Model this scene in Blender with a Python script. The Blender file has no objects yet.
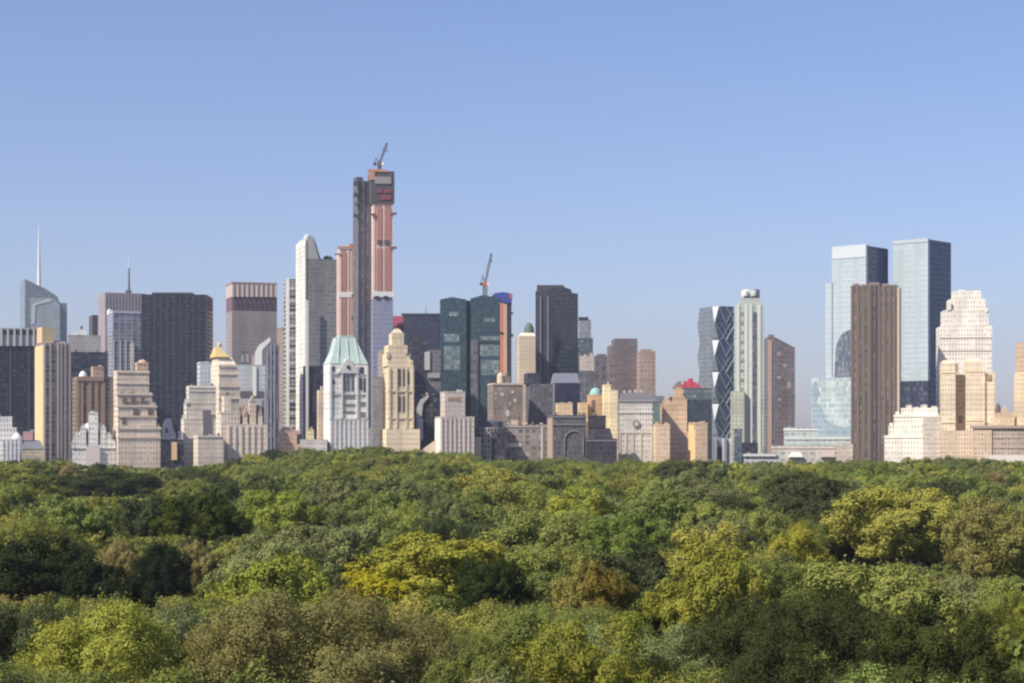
import bpy, math, random
import numpy as np

random.seed(7)
SC = bpy.context.scene
COL = SC.collection
# ---------------------------------------------------------------- camera model
F, CX, HY, HC = 1786.0, 512.0, 440.0, 34.0      # focal length in px, principal column, horizon row, eye height


def world_x(px, d):
    return (px - CX) / F * d


def world_z(py, d):
    return HC + (HY - py) / F * d


def lin(c):
    c /= 255.0
    return c / 12.92 if c <= 0.04045 else ((c + 0.055) / 1.055) ** 2.4


KF = 1.0


def rgb(r, g, b, k=1.0):
    return tuple(min(0.85, lin(v) * k * KF) for v in (r, g, b)) + (1.0,)


# ---------------------------------------------------------------- materials
_MATS = {}


def new_mat(name):
    m = bpy.data.materials.new(name)
    m.use_nodes = True
    nt = m.node_tree
    nt.nodes.clear()
    out = nt.nodes.new('ShaderNodeOutputMaterial')
    return m, nt, out


def nd(nt, kind, **inp):
    n = nt.nodes.new(kind)
    for k, v in inp.items():
        if k.startswith('_'):
            setattr(n, k[1:], v)
        else:
            key = k.replace('__', ' ')
            if isinstance(key, str) and key[0] == 'i' and key[1:].isdigit():
                key = int(key[1:])
            n.inputs[key].default_value = v
    return n


def mth(nt, op, a, b=None, c=None):
    n = nt.nodes.new('ShaderNodeMath')
    n.operation = op
    for i, v in enumerate((a, b, c)):
        if v is None:
            continue
        if isinstance(v, (int, float)):
            n.inputs[i].default_value = v
        else:
            nt.links.new(v, n.inputs[i])
    return n.outputs[0]


def mixc(nt, fac, a, b, mode='MIX'):
    n = nt.nodes.new('ShaderNodeMix')
    n.data_type = 'RGBA'
    n.blend_type = mode
    for sock, v in ((n.inputs[0], fac), (n.inputs[6], a), (n.inputs[7], b)):
        if isinstance(v, (int, float, tuple)):
            sock.default_value = v
        else:
            nt.links.new(v, sock)
    return n.outputs[2]


def facade(wall, glass, bay=3.2, floor=3.6, wf=0.5, hf=0.55, rough=0.85, grough=0.12, blinds=0.35,
           blind_col=None, metal=0.0, dirt=0.3, spandrel=None):
    """Stone / metal wall with a grid of windows, in the wall's own metres (UV)."""
    if max(wall[:3]) < 0.14:                       # dark curtain walls: tinted glass with few blinds drawn
        wall = (wall[0] * 0.55, wall[1] * 0.58, wall[2] * 0.68, 1)
        glass = (glass[0] * 0.55, glass[1] * 0.58, glass[2] * 0.7, 1)
        blinds *= 0.5
    key = ('fac', wall, glass, bay, floor, wf, hf, rough, grough, blinds, blind_col, metal, dirt, spandrel)
    if key in _MATS:
        return _MATS[key]
    m, nt, out = new_mat('facade')
    uv = nd(nt, 'ShaderNodeUVMap', _uv_map='UVMap').outputs[0]
    sp = nt.nodes.new('ShaderNodeSeparateXYZ')
    nt.links.new(uv, sp.inputs[0])
    u = mth(nt, 'DIVIDE', sp.outputs[0], bay)
    v = mth(nt, 'DIVIDE', sp.outputs[1], floor)
    mu = mth(nt, 'LESS_THAN', mth(nt, 'ABSOLUTE', mth(nt, 'SUBTRACT', mth(nt, 'FRACT', u), 0.5)), wf / 2)
    mv = mth(nt, 'LESS_THAN', mth(nt, 'ABSOLUTE', mth(nt, 'SUBTRACT', mth(nt, 'FRACT', v), 0.5)), hf / 2)
    mask = mth(nt, 'MULTIPLY', mu, mv)
    cell = nt.nodes.new('ShaderNodeCombineXYZ')
    nt.links.new(mth(nt, 'FLOOR', u), cell.inputs[0])
    nt.links.new(mth(nt, 'FLOOR', v), cell.inputs[1])
    wn = nt.nodes.new('ShaderNodeTexWhiteNoise')
    wn.noise_dimensions = '2D'
    nt.links.new(cell.outputs[0], wn.inputs['Vector'])
    if wf < 0.5:                                   # masonry: some bays are bricked up
        n3 = nd(nt, 'ShaderNodeTexNoise', Scale=0.09, Detail=3.0)
        nt.links.new(uv, n3.inputs['Vector'])
        mask = mth(nt, 'MULTIPLY', mask, mth(nt, 'GREATER_THAN', mth(nt, 'ADD', mth(nt, 'MULTIPLY', wn.outputs['Value'], 0.35), n3.outputs['Fac']), 0.55))
    bl = mth(nt, 'MULTIPLY', mth(nt, 'POWER', wn.outputs['Value'], 1.7), blinds)
    gcol = mixc(nt, bl, glass, blind_col or (0.62, 0.6, 0.55, 1))
    ns = nd(nt, 'ShaderNodeTexNoise', Scale=0.05, Detail=7.0, Roughness=0.7)
    tc = nt.nodes.new('ShaderNodeTexCoord')
    nt.links.new(tc.outputs['Object'], ns.inputs['Vector'])
    dv = mth(nt, 'MULTIPLY_ADD', ns.outputs['Fac'], 2 * dirt, 1.0 - dirt)
    mp = nd(nt, 'ShaderNodeMapping'); mp.inputs['Scale'].default_value = (0.5, 0.5, 0.03)
    nt.links.new(tc.outputs['Object'], mp.inputs['Vector'])
    n2 = nd(nt, 'ShaderNodeTexNoise', Scale=1.0, Detail=4.0, Roughness=0.7)
    nt.links.new(mp.outputs[0], n2.inputs['Vector'])
    dv = mth(nt, 'MULTIPLY', dv, mth(nt, 'MULTIPLY_ADD', n2.outputs['Fac'], 0.5, 0.75))
    if max(wall[:3]) > 0.14:                       # pilasters and storeys of slightly different stone
        for src, step in ((u, 3.0), (v, 4.0)):
            w1 = nt.nodes.new('ShaderNodeTexWhiteNoise'); w1.noise_dimensions = '1D'
            nt.links.new(mth(nt, 'FLOOR', mth(nt, 'DIVIDE', src, step)), w1.inputs['W'])
            dv = mth(nt, 'MULTIPLY', dv, mth(nt, 'MULTIPLY_ADD', w1.outputs['Value'], 0.2, 0.9))
    dc = nt.nodes.new('ShaderNodeCombineColor')
    for i in range(3):
        nt.links.new(dv, dc.inputs[i])
    wcol = mixc(nt, 1.0, wall, dc.outputs[0], 'MULTIPLY')
    if spandrel:
        wcol = mixc(nt, mu, wcol, spandrel)
    base = mixc(nt, mask, wcol, gcol)
    b = nd(nt, 'ShaderNodeBsdfPrincipled')
    nt.links.new(base, b.inputs['Base Color'])
    nt.links.new(mth(nt, 'MULTIPLY_ADD', mask, grough - rough, rough), b.inputs['Roughness'])
    nt.links.new(mth(nt, 'MULTIPLY_ADD', mask, 0.22, 0.16), b.inputs['Specular IOR Level'])
    if metal:
        nt.links.new(mth(nt, 'MULTIPLY', mask, metal), b.inputs['Metallic'])
    # the panes sit back from the wall
    bp = nd(nt, 'ShaderNodeBump', Strength=0.5, Distance=0.25)
    nt.links.new(mth(nt, 'SUBTRACT', 1.0, mask), bp.inputs['Height'])
    wv = nd(nt, 'ShaderNodeTexNoise', Scale=0.12, Detail=2.0)      # panes are never quite in one plane
    nt.links.new(tc.outputs['Object'], wv.inputs['Vector'])
    b2 = nd(nt, 'ShaderNodeBump', Strength=0.35, Distance=0.6)
    nt.links.new(mth(nt, 'MULTIPLY', mth(nt, 'ADD', wv.outputs['Fac'], mth(nt, 'MULTIPLY', wn.outputs['Value'], 0.15)), mask), b2.inputs['Height'])
    nt.links.new(bp.outputs[0], b2.inputs['Normal'])
    nt.links.new(b2.outputs[0], b.inputs['Normal'])
    nt.links.new(b.outputs[0], out.inputs[0])
    _MATS[key] = m
    return m


def plain(col, rough=0.8, metal=0.0, dirt=0.15, scale=0.08, name='finish'):
    key = ('pl', col, rough, metal, dirt, scale)
    if key in _MATS:
        return _MATS[key]
    m, nt, out = new_mat(name)
    ns = nd(nt, 'ShaderNodeTexNoise', Scale=scale, Detail=6.0, Roughness=0.65)
    tc = nt.nodes.new('ShaderNodeTexCoord')
    nt.links.new(tc.outputs['Object'], ns.inputs['Vector'])
    dv = mth(nt, 'MULTIPLY_ADD', ns.outputs['Fac'], 2 * dirt, 1.0 - dirt)
    dc = nt.nodes.new('ShaderNodeCombineColor')
    for i in range(3):
        nt.links.new(dv, dc.inputs[i])
    b = nd(nt, 'ShaderNodeBsdfPrincipled', Roughness=rough, Metallic=metal)
    nt.links.new(mixc(nt, 1.0, col, dc.outputs[0], 'MULTIPLY'), b.inputs['Base Color'])
    nt.links.new(b.outputs[0], out.inputs[0])
    _MATS[key] = m
    return m


# ---------------------------------------------------------------- mesh builder
class MB:
    def __init__(s):
        s.v, s.f, s.uv, s.mi = [], [], [], []

    def face(s, pts, uvs, mi=0):
        b = len(s.v)
        s.v += pts
        s.f.append(tuple(range(b, b + len(pts))))
        s.uv += uvs
        s.mi.append(mi)

    def prism(s, bot, top=None, z0=0.0, z1=1.0, wall=0, cap=1, floor=False):
        """bot / top: outlines counter-clockwise seen from above, (x, y) or (x, y, z)."""
        top = top or bot
        n = len(bot)
        B = [(p[0], p[1], p[2] if len(p) > 2 else z0) for p in bot]
        T = [(p[0], p[1], p[2] if len(p) > 2 else z1) for p in top]
        run = 0.0
        for i in range(n):
            j = (i + 1) % n
            L = math.hypot(B[j][0] - B[i][0], B[j][1] - B[i][1])
            L = max(L, math.hypot(T[j][0] - T[i][0], T[j][1] - T[i][1]))
            s.face([B[i], B[j], T[j], T[i]], [(run, B[i][2]), (run + L, B[j][2]), (run + L, T[j][2]), (run, T[i][2])], wall)
            run += L
        s.face(T, [(p[0], p[1]) for p in T], cap)
        if floor:
            s.face(B[::-1], [(p[0], p[1]) for p in B[::-1]], cap)

    def box(s, x0, x1, y0, y1, z0, z1, wall=0, cap=1, floor=False):
        s.prism([(x0, y0), (x1, y0), (x1, y1), (x0, y1)], None, z0, z1, wall, cap, floor)

    def tube(s, a, b, r0, r1=None, n=6, mi=0):
        r1 = r0 if r1 is None else r1
        ax = np.array(b, float) - np.array(a, float)
        L = np.linalg.norm(ax)
        ax /= L
        t = np.cross(ax, (0, 0, 1.0) if abs(ax[2]) < 0.9 else (1.0, 0, 0))
        t /= np.linalg.norm(t)
        w = np.cross(ax, t)
        ra = [tuple(np.array(a) + r0 * (math.cos(2 * math.pi * k / n) * t + math.sin(2 * math.pi * k / n) * w)) for k in range(n)]
        rb = [tuple(np.array(b) + r1 * (math.cos(2 * math.pi * k / n) * t + math.sin(2 * math.pi * k / n) * w)) for k in range(n)]
        for i in range(n):
            j = (i + 1) % n
            s.face([ra[i], ra[j], rb[j], rb[i]], [(i, 0), (j, 0), (j, L), (i, L)], mi)
        s.face(ra[::-1], [(p[0], p[1]) for p in ra], mi)
        s.face(rb, [(p[0], p[1]) for p in rb], mi)

    def build(s, name, mats, parent=None, smooth=False):
        me = bpy.data.meshes.new(name)
        me.from_pydata(s.v, [], s.f)
        uvl = me.uv_layers.new(name='UVMap')
        uvl.data.foreach_set('uv', np.array(s.uv, 'f').ravel())
        me.polygons.foreach_set('material_index', np.array(s.mi, 'i'))
        mats = mats if isinstance(mats, (list, tuple)) else [mats]
        for m in mats:
            me.materials.append(m)
        if smooth:
            me.polygons.foreach_set('use_smooth', [True] * len(me.polygons))
        me.update()
        o = bpy.data.objects.new(name, me)
        COL.objects.link(o)
        if parent:
            o.parent = parent
        return o


def tag(o, label=None, cat=None, group=None, kind=None):
    if label:
        o['label'] = label
    if cat:
        o['category'] = cat
    if group:
        o['group'] = group
    if kind:
        o['kind'] = kind
    return o


def empty(name, loc, yaw=0.0):
    o = bpy.data.objects.new(name, None)
    o.empty_display_size = 2.0
    COL.objects.link(o)
    o.location = loc
    o.rotation_euler = (0, 0, yaw)
    return o


ROOF = plain((0.30, 0.29, 0.28, 1), 0.9)
ROOFD = plain((0.10, 0.10, 0.11, 1), 0.8)


ALLB = []


class Bld:
    """A building on its own street grid angle. Front edge columns xl..xr at distance d, strip = how much
    of the east (+) or west (-) flank shows."""

    def __init__(s, name, label, cat, xl, xr, d, strip=0, depth=30.0, group=None):
        s.d, s.depth = d, depth
        s.cat, s.tops = cat, []
        ALLB.append(s)
        side = xl if strip >= 0 else xr
        k = (side - CX) / F
        cx, cy = k * d, d
        if strip == 0:
            th = -math.atan(((xl + xr) / 2 - CX) / F)
        else:
            lo, hi = (-math.atan(k), -math.atan(k) + 1.2) if strip > 0 else (-math.atan(k) - 1.2, -math.atan(k))
            for _ in range(50):
                th = (lo + hi) / 2
                lx, ly = cx - depth * math.sin(th), cy + depth * math.cos(th)
                off = CX + F * lx / ly - side
                want = -strip
                if off > want:
                    lo = th
                else:
                    hi = th
        s.th = th
        s.ux, s.uy = math.cos(th), math.sin(th)
        s.vx, s.vy = -math.sin(th), math.cos(th)
        s.cx, s.cy = cx, cy
        s.root = empty(name, (cx, cy, 0), th)
        tag(s.root, label, cat, group)

    def U(s, px, v=0.0):
        k = (px - CX) / F
        return (k * (s.cy + v * s.vy) - s.cx - v * s.vx) / (s.ux - k * s.uy)

    def Z(s, py, u=0.0, v=0.0):
        return HC + (HY - py) * (s.cy + u * s.uy + v * s.vy) / F

    def rect(s, x0, x1, yt, yb=None, v0=0.0, v1=None):
        u0, u1 = s.U(x0, v0), s.U(x1, v0)
        um = (u0 + u1) / 2
        z1 = s.Z(yt, um, v0)
        z0 = 0.0 if yb is None else s.Z(yb, um, v0)
        return u0, u1, v0, (s.depth if v1 is None else v1), z0, z1

    def box(s, part, x0, x1, yt, yb=None, v0=0.0, v1=None, mat=None, roof=None, parent=None):
        a = s.rect(x0, x1, yt, yb, v0, v1)
        if parent is None and (yb is None or yb - yt > 5):
            s.tops.append((x0, x1, yt, v0, a[3], mat))
        m = MB()
        m.box(*a, floor=yb is not None)
        return m.build(part, [mat, roof or ROOF], parent or s.root)

    def hip(s, part, x0, x1, t0, t1, yt, yb, v0=0.0, v1=None, vt=0.35, mat=None, parent=None):
        """tapered roof or setback: bottom x0..x1, top t0..t1"""
        u0, u1, v0, v1, zb, zt = s.rect(x0, x1, yt, yb, v0, v1)
        a0, a1 = s.U(t0, v0), s.U(t1, v0)
        ins = (v1 - v0) * vt
        m = MB()
        m.prism([(u0, v0), (u1, v0), (u1, v1), (u0, v1)], [(a0, v0 + ins), (a1, v0 + ins), (a1, v1 - ins), (a0, v1 - ins)], zb, zt, 0, 0, True)
        return m.build(part, [mat], parent or s.root)

    def outline(s, part, pts, v0, v1, mat, roof=None, parent=None):
        """elevation outline (pixel points, clockwise on the picture from lower left) with real thickness v0..v1"""
        q = [(s.U(x, v0), s.Z(y, s.U(x, v0), v0)) for x, y in pts]
        m = MB()
        n = len(q)
        m.face([(u, v0, z) for u, z in q][::-1], [(u, z) for u, z in q][::-1], 0)
        m.face([(u, v1, z) for u, z in q], [(u, z) for u, z in q], 0)
        for i in range(n):
            j = (i + 1) % n
            (ua, za), (ub, zb) = q[i], q[j]
            flat = abs(ub - ua) > abs(zb - za)
            m.face([(ua, v0, za), (ub, v0, zb), (ub, v1, zb), (ua, v1, za)],
                   [(0, za), (0, zb), (v1 - v0, zb), (v1 - v0, za)], 1 if flat else 0)
        return m.build(part, [mat, roof or ROOF], parent or s.root)

    def piers(s, part, xs, w, yt, yb=None, out=0.6, mat=None, parent=None, v0=0.0):
        m = MB()
        for x in xs:
            u = s.U(x, v0)
            z1, z0 = s.Z(yt, u, v0), (0 if yb is None else s.Z(yb, u, v0))
            m.box(u - w / 2, u + w / 2, v0 - out, v0 - 0.003, z0, z1, 0, 0, True)
        return m.build(part, [mat], parent or s.root)

    def each(s, part, rects, mat, out=0.25, v0=0.0, parent=None, inset=None):
        """one mesh per rectangle (windows, dormers, signs) standing proud of the front"""
        r = []
        for (x0, x1, yt, yb) in rects:
            u0, u1, _, _, z0, z1 = s.rect(x0, x1, yt, yb, v0)
            m = MB()
            m.box(u0, u1, v0 - out, v0 + 0.4, z0, z1, 0, 0, True)
            r.append(m.build(part, [mat], parent or s.root))
        return r

    def bands(s, part, x0, x1, ys, h, out, mat, v0=0.0, parent=None):
        u0, u1 = s.U(x0, v0), s.U(x1, v0)
        res = []
        for y in ys:
            z = s.Z(y, (u0 + u1) / 2, v0)
            m = MB()
            m.box(u0 - out, u1 + out, v0 - out, v0 + 0.8, z - h, z, 0, 0, True)
            res.append(m.build(part, [mat], parent or s.root))
        return res

    def tank(s, part, px, w_px, yt, yb, v, mat, cone=0.25, parent=None, n=12, capmat=None):
        u = s.U(px, v)
        d = s.cy + u * s.uy + v * s.vy
        r = w_px / 2 * d / F
        z0, z1 = s.Z(yb, u, v), s.Z(yt, u, v)
        zc = z1 - (z1 - z0) * cone
        ring = [(u + r * math.cos(2 * math.pi * k / n), v + r * math.sin(2 * math.pi * k / n)) for k in range(n)]
        tip = [(u + 0.05 * r * math.cos(2 * math.pi * k / n), v + 0.05 * r * math.sin(2 * math.pi * k / n)) for k in range(n)]
        m = MB()
        m.prism(ring, None, z0, zc, 0, 0, True)
        if cone > 0:
            m.prism(ring, tip, zc + 0.002, z1, 1 if capmat else 0, 1 if capmat else 0)
        return m.build(part, [mat] + ([capmat] if capmat else []), parent or s.root)

    def dome(s, part, px, w_px, yt, yb, v, mat, parent=None, n=16, rings=6, drum=0.0):
        u = s.U(px, v)
        d = s.cy + u * s.uy + v * s.vy
        r = w_px / 2 * d / F
        z0, z1 = s.Z(yb, u, v), s.Z(yt, u, v)
        m = MB()
        prev = None
        for j in range(rings + 1):
            a = math.pi / 2 * j / rings
            rr, zz = max(0.03 * r, r * math.cos(a)), z0 + (z1 - z0) * math.sin(a)
            ring = [(u + rr * math.cos(2 * math.pi * k / n), v + rr * math.sin(2 * math.pi * k / n), zz) for k in range(n)]
            if prev:
                for i in range(n):
                    k = (i + 1) % n
                    m.face([prev[i], prev[k], ring[k], ring[i]], [(i, 0), (k, 0), (k, 1), (i, 1)], 0)
            prev = ring
        return m.build(part, [mat], parent or s.root, smooth=True)

    def mast(s, part, px, yt, yb, r0, r1, v, mat, parent=None):
        u = s.U(px, v)
        m = MB()
        m.tube((u, v, s.Z(yb, u, v)), (u, v, s.Z(yt, u, v)), r0, r1, 8)
        return m.build(part, [mat], parent or s.root)
HAZE, BEHIND, SUN_E, SKY_S, AIR, DUST, OZONE, EXPO = 0.00006, 37, 5.0, 0.107, 1.0, 0.9, 5.0, 0.34
SKY_TINT = (1.08, 0.975, 1.09, 1)
# ================================================================= THE SKYLINE
GL = (0.035, 0.04, 0.05, 1)
GLB = (0.03, 0.04, 0.065, 1)
WHITE = plain((0.75, 0.74, 0.71, 1), 0.7)
CREAM = plain((0.68, 0.55, 0.36, 1), 0.8)
METAL = plain((0.45, 0.47, 0.5, 1), 0.4, 0.4)
DARK = plain((0.03, 0.032, 0.04, 1), 0.5)
STEEL = plain((0.12, 0.125, 0.14, 1), 0.55)
AQUA = plain((0.43, 0.545, 0.51, 1), 0.7, 0, 0.3, 0.25)
GOLD = plain((0.60, 0.47, 0.20, 1), 0.6, 0.0, 0.25, 0.3)
PALEST = plain((0.74, 0.74, 0.72, 1), 0.6)
WIN = plain((0.05, 0.055, 0.065, 1), 0.15, 0, 0.3)


def stone(r, g, b, **kw):
    r, g, b = min(0.78, r * 1.18), min(0.755, g * 1.185), min(0.72, b * 1.19)
    a = dict(bay=1.6, floor=3.0, wf=0.45, hf=0.5, blinds=0.5)
    a.update(kw)
    a['bay'] = min(a['bay'], 2.0)
    a['bay'] *= 0.86 + 0.2 * ((r * 37 + g * 91) % 1)
    return facade((r, g, b, 1), (r * 0.4 + 0.02, g * 0.4 + 0.022, b * 0.4 + 0.03, 1), **a)


# ---- pale crystal-topped spire tower, far off at the east end
B = Bld('office_tower', 'pale glass tower with slanted crystal top and tall white spire', 'skyscraper', 31, 60, 2900, 6, 70)
gp = facade((0.42, 0.47, 0.48, 1), (0.30, 0.36, 0.38, 1), bay=1.6, floor=4.2, wf=0.8, hf=0.75, rough=0.3, grough=0.15, blinds=0.5)
gd = facade((0.20, 0.25, 0.29, 1), (0.14, 0.19, 0.23, 1), bay=1.6, floor=4.2, wf=0.8, hf=0.75, rough=0.3, grough=0.15, blinds=0.3)
B.outline('tower_body', [(31, 470), (31, 298), (52, 298), (60, 305), (60, 470)], 0, 60, gp)
B.outline('glass_crown', [(25, 470), (25, 279), (44, 288), (57, 296), (60, 303), (60, 310), (52, 306), (48, 300), (33, 302), (30, 320), (30, 470)], 3, 62, gd)
B.outline('glass_wing', [(60, 470), (60, 303), (67, 303), (67, 470)], 4, 60, gd)
B.outline('painted_highlight', [(31.5, 324), (32.5, 304), (42, 300.8), (47, 299), (51.5, 299), (51, 301.5), (44, 303), (35.5, 305), (34.6, 324)], -0.6, 0, plain((0.66, 0.7, 0.71, 1), 0.3))  # highlight on the crystal glass, painted as a pale strip
sp = B.mast('spire', 39, 229, 292, 3.4, 0.9, 20, PALEST)
B.mast('spire_tip', 39, 223, 229.2, 0.8, 0.3, 20, PALEST, sp)

# ---- edge-of-frame dark slab with a pale ribbed crown
B = Bld('office_tower', 'dark navy slab with pale ribbed crown behind the white terraced apartments', 'skyscraper', -24, 36, 1420, 0, 45)
B.box('curtain_wall', -24, 36, 346, None, 0, None, facade((0.035, 0.04, 0.065, 1), (0.02, 0.026, 0.05, 1), bay=2.8, floor=3.8, wf=0.75, hf=0.7, rough=0.45, blinds=0.18))
B.box('crown_band', -24, 40, 328, 345.8, -0.8, 38, plain((0.33, 0.34, 0.36, 1)))
B.each('louvre_opening', [(x, x + 3.6, 329.5, 334.5) for x in (3, 9.5, 16, 22.5, 29, 35)], DARK, 1.3)
B.piers('crown_rib', [1.5, 8, 14.5, 21, 27.5, 33.8, 39], 1.4, 328, 346, 2.0, plain((0.5, 0.5, 0.5, 1)))
B.piers('mullion', [29, 10.5], 1.2, 347, None, 0.5, plain((0.07, 0.075, 0.1, 1)))

# ---- ribbed slab with a sunlit-painted flank
B = Bld('apartment_tower', 'tall grey ribbed slab with a flank coloured sunlit cream and small penthouse', 'skyscraper', 44, 70.5, 1230, 8.5, 26)
B.box('tower_body', 44, 70.5, 343, None, 0, None, facade((0.34, 0.29, 0.26, 1), (0.12, 0.11, 0.115, 1), bay=4.2, floor=3.2, wf=0.62, hf=0.7, blinds=0.5), plain((0.5, 0.42, 0.3, 1)))
B.piers('pier', [44.8, 50.5, 58.2, 61.2, 65.2, 69.8], 1.1, 343, None, 0.7, plain((0.44, 0.39, 0.36, 1)))
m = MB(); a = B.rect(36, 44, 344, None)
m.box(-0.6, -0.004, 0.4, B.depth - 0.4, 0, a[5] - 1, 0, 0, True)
m.build('sunlit_painted_wall', [plain((0.72, 0.52, 0.29, 1), 0.85)], B.root)  # sunlight on the flank is put into this lighter cream colour
B.box('penthouse', 42, 54, 327, 342.8, 4, 20, plain((0.60, 0.45, 0.27, 1)))
B.hip('roof_scoop', 54.5, 66, 58, 64, 340.5, 342.8, 4, 18, 0.2, plain((0.45, 0.4, 0.33, 1)))

# ---- low pale block between and the navy one under it
B = Bld('office_block', 'long pale grey block with white rooftop plant above the navy band', 'office block', 68, 101, 1900, 0, 40)
B.box('block_body', 68, 101, 336, None, 0, None, facade((0.36, 0.35, 0.35, 1), (0.25, 0.25, 0.27, 1), bay=3, floor=4, wf=0.6, hf=0.4))
B.box('roof_plant', 72, 78, 332, 335.9, 6, 20, PALEST); B.box('roof_plant', 79, 86, 330, 335.9, 8, 20, PALEST)
B = Bld('office_block', 'navy glass block low behind the brown striped apartment house', 'office block', 70.8, 108, 1600, 0, 40)
B.box('curtain_wall', 70.8, 108, 353, None, 0, None, facade((0.05, 0.055, 0.085, 1), (0.022, 0.028, 0.055, 1), bay=3, floor=3.8, wf=0.75, hf=0.7, rough=0.4))

B = Bld('office_tower', 'narrow maroon tower peeping up beside the mauve ribbed tower', 'skyscraper', 92.5, 98.5, 2300, 3.5, 30)
B.box('tower_body', 92.5, 98.5, 315, None, 0, None, facade((0.13, 0.085, 0.10, 1), GL, bay=3, floor=3.8, wf=0.5, hf=0.7))

# ---- mauve ribbed tower with antenna
B = Bld('office_tower', 'mauve ribbed tower with a thin rooftop antenna beside the black slab', 'skyscraper', 105, 146, 2200, 7, 40)
B.box('tower_body', 105, 146, 293, None, 0, None, facade((0.36, 0.305, 0.31, 1), (0.26, 0.225, 0.24, 1), bay=2.6, floor=4, wf=0.5, hf=1.0, blinds=0.1))
B.piers('rib', [106 + 3.2 * i for i in range(12)], 0.8, 293, None, 0.5, plain((0.42, 0.36, 0.36, 1)))
an = B.mast('antenna', 129, 268, 292.8, 1.6, 0.9, 14, STEEL)
B.mast('antenna_tip', 129, 257, 267.8, 0.7, 0.5, 14, PALEST, an)
B.box('antenna_base', 126.5, 131.5, 290, 292.9, 10, 18, STEEL)

# ---- blue-grey tower in front of it
B = Bld('office_tower', 'blue grey glass tower with white lines before the mauve ribbed tower', 'skyscraper', 113, 150, 1850, 6, 36)
B.box('curtain_wall', 113, 150, 312.5, None, 0, None, facade((0.30, 0.32, 0.37, 1), (0.10, 0.115, 0.16, 1), bay=6.5, floor=3.9, wf=0.72, hf=0.75, rough=0.5, blinds=0.3))
B.box('roof_edge', 112.7, 150, 311, 313.5, -0.6, 30, plain((0.45, 0.46, 0.5, 1)))
B.tank('roof_drum', 109.5, 5, 309, 315, 26, PALEST)
B.piers('white_line', [114, 120.5, 126, 132], 1.0, 340, None, 0.5, plain((0.5, 0.52, 0.56, 1)))
B.box('white_pier', 131, 134.2, 343, 385, -3, -0.6, plain((0.62, 0.58, 0.5, 1)))  # narrow pier in an off-white colour

# ---- black slab
B = Bld('office_tower', 'broad black glass slab with flat top, darkest tower of the skyline', 'skyscraper', 141, 206.5, 1650, -6.5, 45)
bk = facade((0.026, 0.034, 0.058, 1), (0.014, 0.02, 0.042, 1), bay=3.0, floor=4, wf=0.7, hf=0.62, rough=0.4, grough=0.1, blinds=0.12)
B.box('curtain_wall', 141, 206.5, 294.5, None, 0, None, bk, ROOFD)
B.box('roof_parapet', 152, 192, 292.5, 294.4, 5, 40, DARK)
B.piers('mullion', [141.6 + 6.46 * i for i in range(11)], 0.7, 294.6, None, 0.35, plain((0.05, 0.056, 0.075, 1)))

# ---- brown striped apartment house
B = Bld('apartment_house', 'brown striped apartment house with a small penthouse above the white chateau', 'apartment house', 77, 113.5, 1300, 5, 26)
B.box('block_body', 77, 113.5, 378, None, 0, None, facade((0.30, 0.22, 0.17, 1), (0.07, 0.07, 0.095, 1), bay=8.5, floor=3.3, wf=0.55, hf=0.82, blinds=0.2))
B.piers('brick_pier', [78, 82, 90, 96.5, 103.5], 2.2, 381, None, 0.5, plain((0.36, 0.25, 0.18, 1)))
B.box('cornice', 76.6, 104, 377, 381, -0.9, 4, plain((0.36, 0.25, 0.18, 1)))
B.box('penthouse', 93, 104, 368, 376.9, 4, 14, stone(0.40, 0.29, 0.21, bay=2.5))
B.dome('white_dome', 83, 8.5, 371, 377.8, 8, PALEST)

# ---- white chateau-like hotel
B = Bld('stepped_building', 'pale grey chateau-roofed building with piled gables, low before brown stripes', 'apartment house', 72, 116, 1150, 0, 26)
wg = stone(0.60, 0.585, 0.55, bay=2.6, floor=3.3, wf=0.45)
B.box('block_body', 72, 116, 447, None, 0, None, wg)
B.hip('lower_roof', 75, 112, 79, 108, 432, 446.9, 1.5, 24, 0.2, stone(0.55, 0.545, 0.53, bay=2.6))
B.hip('upper_roof', 80, 107, 86, 100, 423, 431.9, 3, 22, 0.25, plain((0.48, 0.49, 0.5, 1)))
t = B.box('central_turret', 88.5, 98, 414, 446, -0.5, 12, wg)
B.hip('turret_cap', 88, 98.5, 91.5, 95, 411, 413.9, -0.8, 12.3, 0.35, plain((0.52, 0.53, 0.54, 1)), t)
for x0, x1, y in ((74, 80, 436), (80, 86, 429), (100.5, 106, 429), (106.5, 112, 437), (71.5, 76, 443), (111, 116, 444)):
    u0, u1, _, _, z0, z1 = B.rect(x0, x1, y, 447)
    m = MB(); m.box(u0, u1, -0.8, 4, z0 - 1, z1, 0, 1)
    g = m.build('dormer', [wg, ROOF], B.root)
    m = MB(); m.prism([(u0 - .2, -1), (u1 + .2, -1), (u1 + .2, 4.2), (u0 - .2, 4.2)], [((u0 + u1) / 2 - .1, -1), ((u0 + u1) / 2 + .1, -1), ((u0 + u1) / 2 + .1, 4.2), ((u0 + u1) / 2 - .1, 4.2)], z1, z1 + 3.2, 0, 0, True)
    m.build('gable', [plain((0.66, 0.65, 0.62, 1))], g)
B.each('arched_window', [(78.5, 82, 440, 446), (83.5, 86.5, 434, 441), (101, 104, 434, 441), (105, 108.5, 440, 446)], WIN, 0.9, 1.0)
B.box('front_bay', 86, 100, 446.5, None, -2.2, -0.01, plain((0.62, 0.56, 0.51, 1)))

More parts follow.
